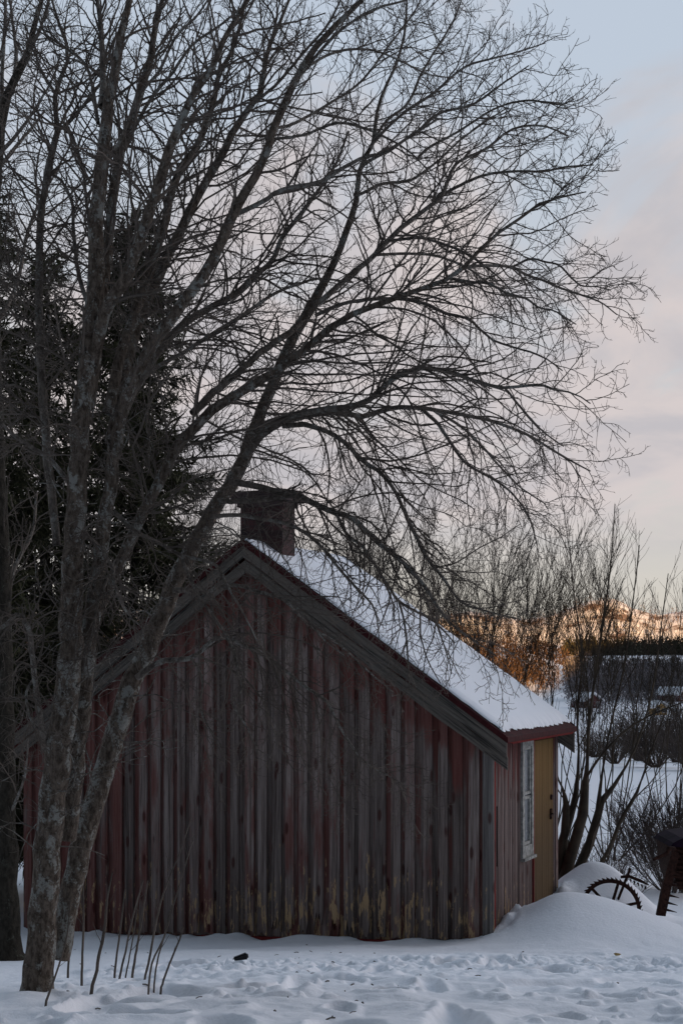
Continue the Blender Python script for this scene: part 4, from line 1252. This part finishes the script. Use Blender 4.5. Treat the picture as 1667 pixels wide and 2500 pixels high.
# bits of bark and broken twig dropped on the snow
gl_ = np.random.RandomState(91)
lb_ = []
for k in range(90):
    if k < 45: px_, py_ = gl_.uniform(120, 900), gl_.uniform(2310, 2480)
    else: px_, py_ = gl_.uniform(700, 1560), gl_.uniform(2320, 2420)
    c = on_ground(px_, py_); c[2] = gz(c[0], c[1]) + 0.004
    d = norm(np.array([gl_.randn(), gl_.randn(), 0.25 * gl_.randn()])) * gl_.uniform(0.006, 0.026)
    lb_.append((np.array([[c - d, c + np.array([0, 0, 0.004]), c + d]]), np.full((1, 3), gl_.uniform(0.002, 0.0045))))
V, Q = tubes(lb_, 5)
tag(link('bark_litter', np_mesh('bark_litter', V, Q), M_twig), kind='stuff')

# ------------------------------------------------------------------ far woods and village
def far_trees(name, X, Y, H, wid, kind, m, seed, ntri=16):
    g = np.random.RandomState(seed)
    n = len(X)
    Z = ground_h(X, Y, False)
    idx = np.repeat(np.arange(n), ntri)
    M = len(idx)
    t = g.rand(M) ** 0.8
    h = H[idx]; w = wid[idx]
    if kind == 'conifer': rad = w * (1.02 - t)
    else: rad = w * np.sqrt(np.clip(1 - ((t - 0.55) / 0.5) ** 2, 0.03, 1))
    az = g.rand(M) * 2 * np.pi; rr_ = rad * np.sqrt(g.rand(M))
    c = np.stack([X[idx] + np.cos(az) * rr_, Y[idx] + np.sin(az) * rr_, Z[idx] + h * t], 1)
    if kind == 'conifer':
        d = np.stack([np.cos(az), np.sin(az), -0.35 + 0 * az], 1) * (0.35 * rad + 0.3)[:, None]
        up_ = np.stack([0 * az, 0 * az, h * 0.09 + 0 * az], 1)
        s_ = np.stack([-np.sin(az), np.cos(az), 0 * az], 1) * (0.45 * rad + 0.25)[:, None]
    else:
        d = norm(g.randn(M, 3) * np.array([[1, 1, 0.7]])) * (0.09 * h)[:, None]
        up_ = norm(g.randn(M, 3) * np.array([[0.5, 0.5, 1.0]])) * (0.16 * h)[:, None]
        s_ = norm(g.randn(M, 3)) * (0.035 * h)[:, None]
    V = np.stack([c + up_, c + d + s_, c + d - s_], 1).reshape(-1, 3)
    T = np.arange(M * 3).reshape(-1, 3)
    # trunks
    k = np.stack([X, Y, Z], 1)
    V2 = np.stack([k + [[-0.12, 0, -0.5]], k + [[0.12, 0, -0.5]], k + np.stack([0 * H, 0 * H, H * 0.92], 1)], 1).reshape(-1, 3)
    V = np.concatenate([V, V2]); T = np.concatenate([T, np.arange(n * 3).reshape(-1, 3) + M * 3])
    o = link(name, np_mesh(name, V, T), m)
    return o


def scatter(n, px0, px1, D0, D1, seed, thr=None, sc=60.):
    g = np.random.RandomState(seed)
    D = D0 + (D1 - D0) * g.rand(n); px = px0 + (px1 - px0) * g.rand(n)
    X = (px - CX) / F * D
    if thr is not None:
        k = fbm(X / sc, D / sc, seed, 3) > thr
        X, D = X[k], D[k]
    return X, D


g = np.random.RandomState(77)
X, D = scatter(3800, -900, 2400, 1180, 1440, 71, 0.05, 22.)
tag(far_trees('far_hill_wood', X, D, 4 + 4 * g.rand(len(X)), 1.3 + 1.0 * g.rand(len(X)), 'bare', M_farbare, 1, 14), kind='stuff')
X, D = scatter(2000, -900, 2400, 1180, 1480, 72, 0.07, 45.)
tag(far_trees('far_conifer_wood', X, D, 5 + 6 * g.rand(len(X)), 1.2 + 1.0 * g.rand(len(X)), 'conifer', M_farcon, 2, 14), kind='stuff')
X, D = scatter(2600, 1375, 2300, 690, 790, 73)
tag(far_trees('dark_conifer_belt', X, D, 4 + 6 * g.rand(len(X)) ** 1.5, 1.5 + 1.0 * g.rand(len(X)), 'conifer', M_farcon, 3, 16), kind='stuff')
X, D = scatter(2200, 1385, 2200, 300, 410, 74, -0.05, 30.)
tag(far_trees('valley_wood', X, D, 3.5 + 3 * g.rand(len(X)), 1.4 + 0.9 * g.rand(len(X)), 'bare', M_farwood, 4, 46), kind='stuff')
X, D = scatter(240, 1385, 1800, 215, 300, 78, 0.0, 14.)
tag(far_trees('village_trees', X, D, 1.6 + 1.8 * g.rand(len(X)), 0.8 + 0.6 * g.rand(len(X)), 'bare', M_farwood, 7, 40), kind='stuff')
X, D = scatter(620, 980, 1385, 345, 470, 75, 0.05, 20.)
tag(far_trees('knoll_wood', X, D, 3.5 + 3.5 * g.rand(len(X)), 1.2 + 0.9 * g.rand(len(X)), 'bare', M_farbare, 5, 46), kind='stuff')
X, D = scatter(500, -800, 1000, 300, 520, 76, -0.05, 45.)
tag(far_trees('lower_slope_wood', X, D, 6 + 5 * g.rand(len(X)), 1.6 + 1.1 * g.rand(len(X)), 'bare', M_farbare, 6, 40), kind='stuff')

M_hred = simple('far red house paint', (0.09, 0.036, 0.032), 0.8, 0.2, 0.6)
M_hyel = simple('far ochre house paint', (0.45, 0.28, 0.1), 0.8, 0.2, 0.6)
M_hwhite = simple('far white trim', (0.7, 0.7, 0.7), 0.8, 0.1, 0.6)


def house(px, D, w, d_, hw, hr, rz, wallm, label):
    x0 = (px - CX) / F * D
    z0 = gz(x0, D, False) - 0.3
    o = empty('farm_house', (x0, D, z0), rz, label, 'house', 'houses in the valley')
    b_ = Boards()
    b_.prism([(-w / 2, 0), (w / 2, 0), (w / 2, hw), (0, hw + hr - 0.1), (-w / 2, hw)], 1, -d_ / 2, d_ / 2)
    b_.build('wall', wallm, o)
    r_ = Boards()
    for s in (1, -1):
        r_.prism([(0, hw + hr), (s * (w / 2 + .5), hw - 0.15), (s * (w / 2 + .5), hw + 0.2), (0, hw + hr + 0.38)], 1, -d_ / 2 - .4, d_ / 2 + .4)
    r_.build('roof', M_roofsnow, o)
    for k in (-0.25, 0.25):
        f = Boards(); f.box(k * w - .35, k * w + .35, -d_ / 2 - 0.06, -d_ / 2 - 0.01, 0.7, 1.5); f = f.build('window', M_hwhite, o)
        q = Boards(); q.box(k * w - .28, k * w + .28, -d_ / 2 - 0.09, -d_ / 2 - 0.062, 0.78, 1.42); q.build('pane', M_glass, f)


house(1430, 275, 3.6, 4.5, 1.7, 1.3, R(30), M_hred, 'red house with a snowy roof seen through the willow stems beside the shed')
house(1604, 250, 2.2, 2.6, 1.6, 0.9, R(15), M_hyel, 'small ochre house above the dark bushes on the right')
house(1640, 300, 3.6, 5, 1.7, 1.3, R(50), M_hred, 'red house with a snowy roof near the right edge of the picture')

# ------------------------------------------------------------------ sky, sun, camera
world = bpy.data.worlds.new('World'); bpy.context.scene.world = world
world.use_nodes = True
nt = world.node_tree; N = NT(nt)
bg = nt.nodes['Background']
SUN_EL, SUN_AZ = R(4.3), math.atan2(0.10, 1.0)      # light travels towards +y and slightly +x
sky = N.n('ShaderNodeTexSky', sky_type='NISHITA', sun_disc=False, sun_elevation=SUN_EL, sun_rotation=math.pi + SUN_AZ, altitude=200, air_density=1.0, dust_density=0.6)
dirv = N.coord('Generated')
sep = N.n('ShaderNodeSeparateXYZ', inp={0: dirv})
el = N.math('MAXIMUM', sep.outputs[2], 0.0)
den = N.math('ADD', el, 0.16)
pl = N.n('ShaderNodeCombineXYZ', inp={0: N.math('DIVIDE', sep.outputs[0], den), 1: N.math('DIVIDE', sep.outputs[1], den), 2: 0.0}).outputs[0]
c1 = N.noise(N.map(pl, (1.5, 0.95, 1), (0, 0, R(20))), 1.5, 6, 0.55, 0.6)
c2 = N.noise(N.map(pl, (1.7, 1.1, 1), (0, 0, R(18)), (4, 2, 0)), 1.6, 5, 0.55, 0.5)
front = N.step(sep.outputs[1], -0.6, 0.55)
right = N.step(sep.outputs[0], 0.28, 0.95)
# clear air between the clouds: the physical sky, then thin high veil
nis = N.mix(1.0, sky.outputs[0], (1.0, 1.0, 1.0), 'MULTIPLY')
veil = N.mix(N.step(el, 0.0, 0.42), (6.2, 5.9, 5.7), (5.6, 6.3, 7.4))
clear = N.mix(0.80, nis, veil)
cloud = N.mix(N.step(c2, 0.38, 0.62), (5.0, 4.8, 5.05), (6.2, 5.6, 5.55))
cloud = N.mix(N.step(el, 0.02, 0.13), (6.3, 5.95, 5.5), cloud)
mask = N.math('MULTIPLY', N.step(N.math('ADD', c1, N.math('MULTIPLY', N.math('SUBTRACT', 0.31, el), 1.0)), 0.40, 0.60), N.step(el, 0.02, 0.12))
col = N.mix(mask, clear, cloud)
dim = N.math('MULTIPLY', N.math('ADD', 0.09, N.math('MULTIPLY', front, 0.91)), 0.95)
col = N.mix(N.step(el, 0.42, 0.8), col, (4.05, 5.3, 7.0))
col = N.mix(right, col, (6.6, 6.0, 6.1))
k_ = N.math('MULTIPLY', dim, N.math('ADD', 1.0, N.math('MULTIPLY', right, 2.2)))
col = N.mix(1.0, col, N.n('ShaderNodeCombineXYZ', inp={0: k_, 1: k_, 2: k_}).outputs[0], 'MULTIPLY')
N.link(col, bg.inputs[0])
bg.inputs[1].default_value = 0.05

sun = bpy.data.lights.new('sun', 'SUN'); sun.energy = 5.0; sun.angle = R(0.5); sun.color = (1.0, 0.51, 0.16)
so = bpy.data.objects.new('sun', sun); C.objects.link(so)
d = Vector((math.sin(SUN_AZ) * math.cos(SUN_EL), math.cos(SUN_AZ) * math.cos(SUN_EL), -math.sin(SUN_EL)))
so.rotation_euler = d.to_track_quat('-Z', 'Y').to_euler()
so.location = (0, -30, 40)

cam = bpy.data.cameras.new('camera')
cam.sensor_fit = 'VERTICAL'; cam.sensor_height = 36.0; cam.sensor_width = 24.0; cam.lens = 50.0
cam.shift_y = (HY - 1250.0) / 2500.0
cam.clip_start = 0.1; cam.clip_end = 20000
co = bpy.data.objects.new('camera', cam); C.objects.link(co)
co.location = (0, 0, 0); co.rotation_euler = (R(90), 0, 0)
sc = bpy.context.scene
sc.camera = co
sc.view_settings.view_transform = 'Standard'; sc.view_settings.look = 'None'
sc.view_settings.exposure = 1.2; sc.view_settings.gamma = 1.0
sc.cycles.max_bounces = 6; sc.cycles.diffuse_bounces = 3
try:
    sc.cycles.use_denoising = True
except Exception:
    pass
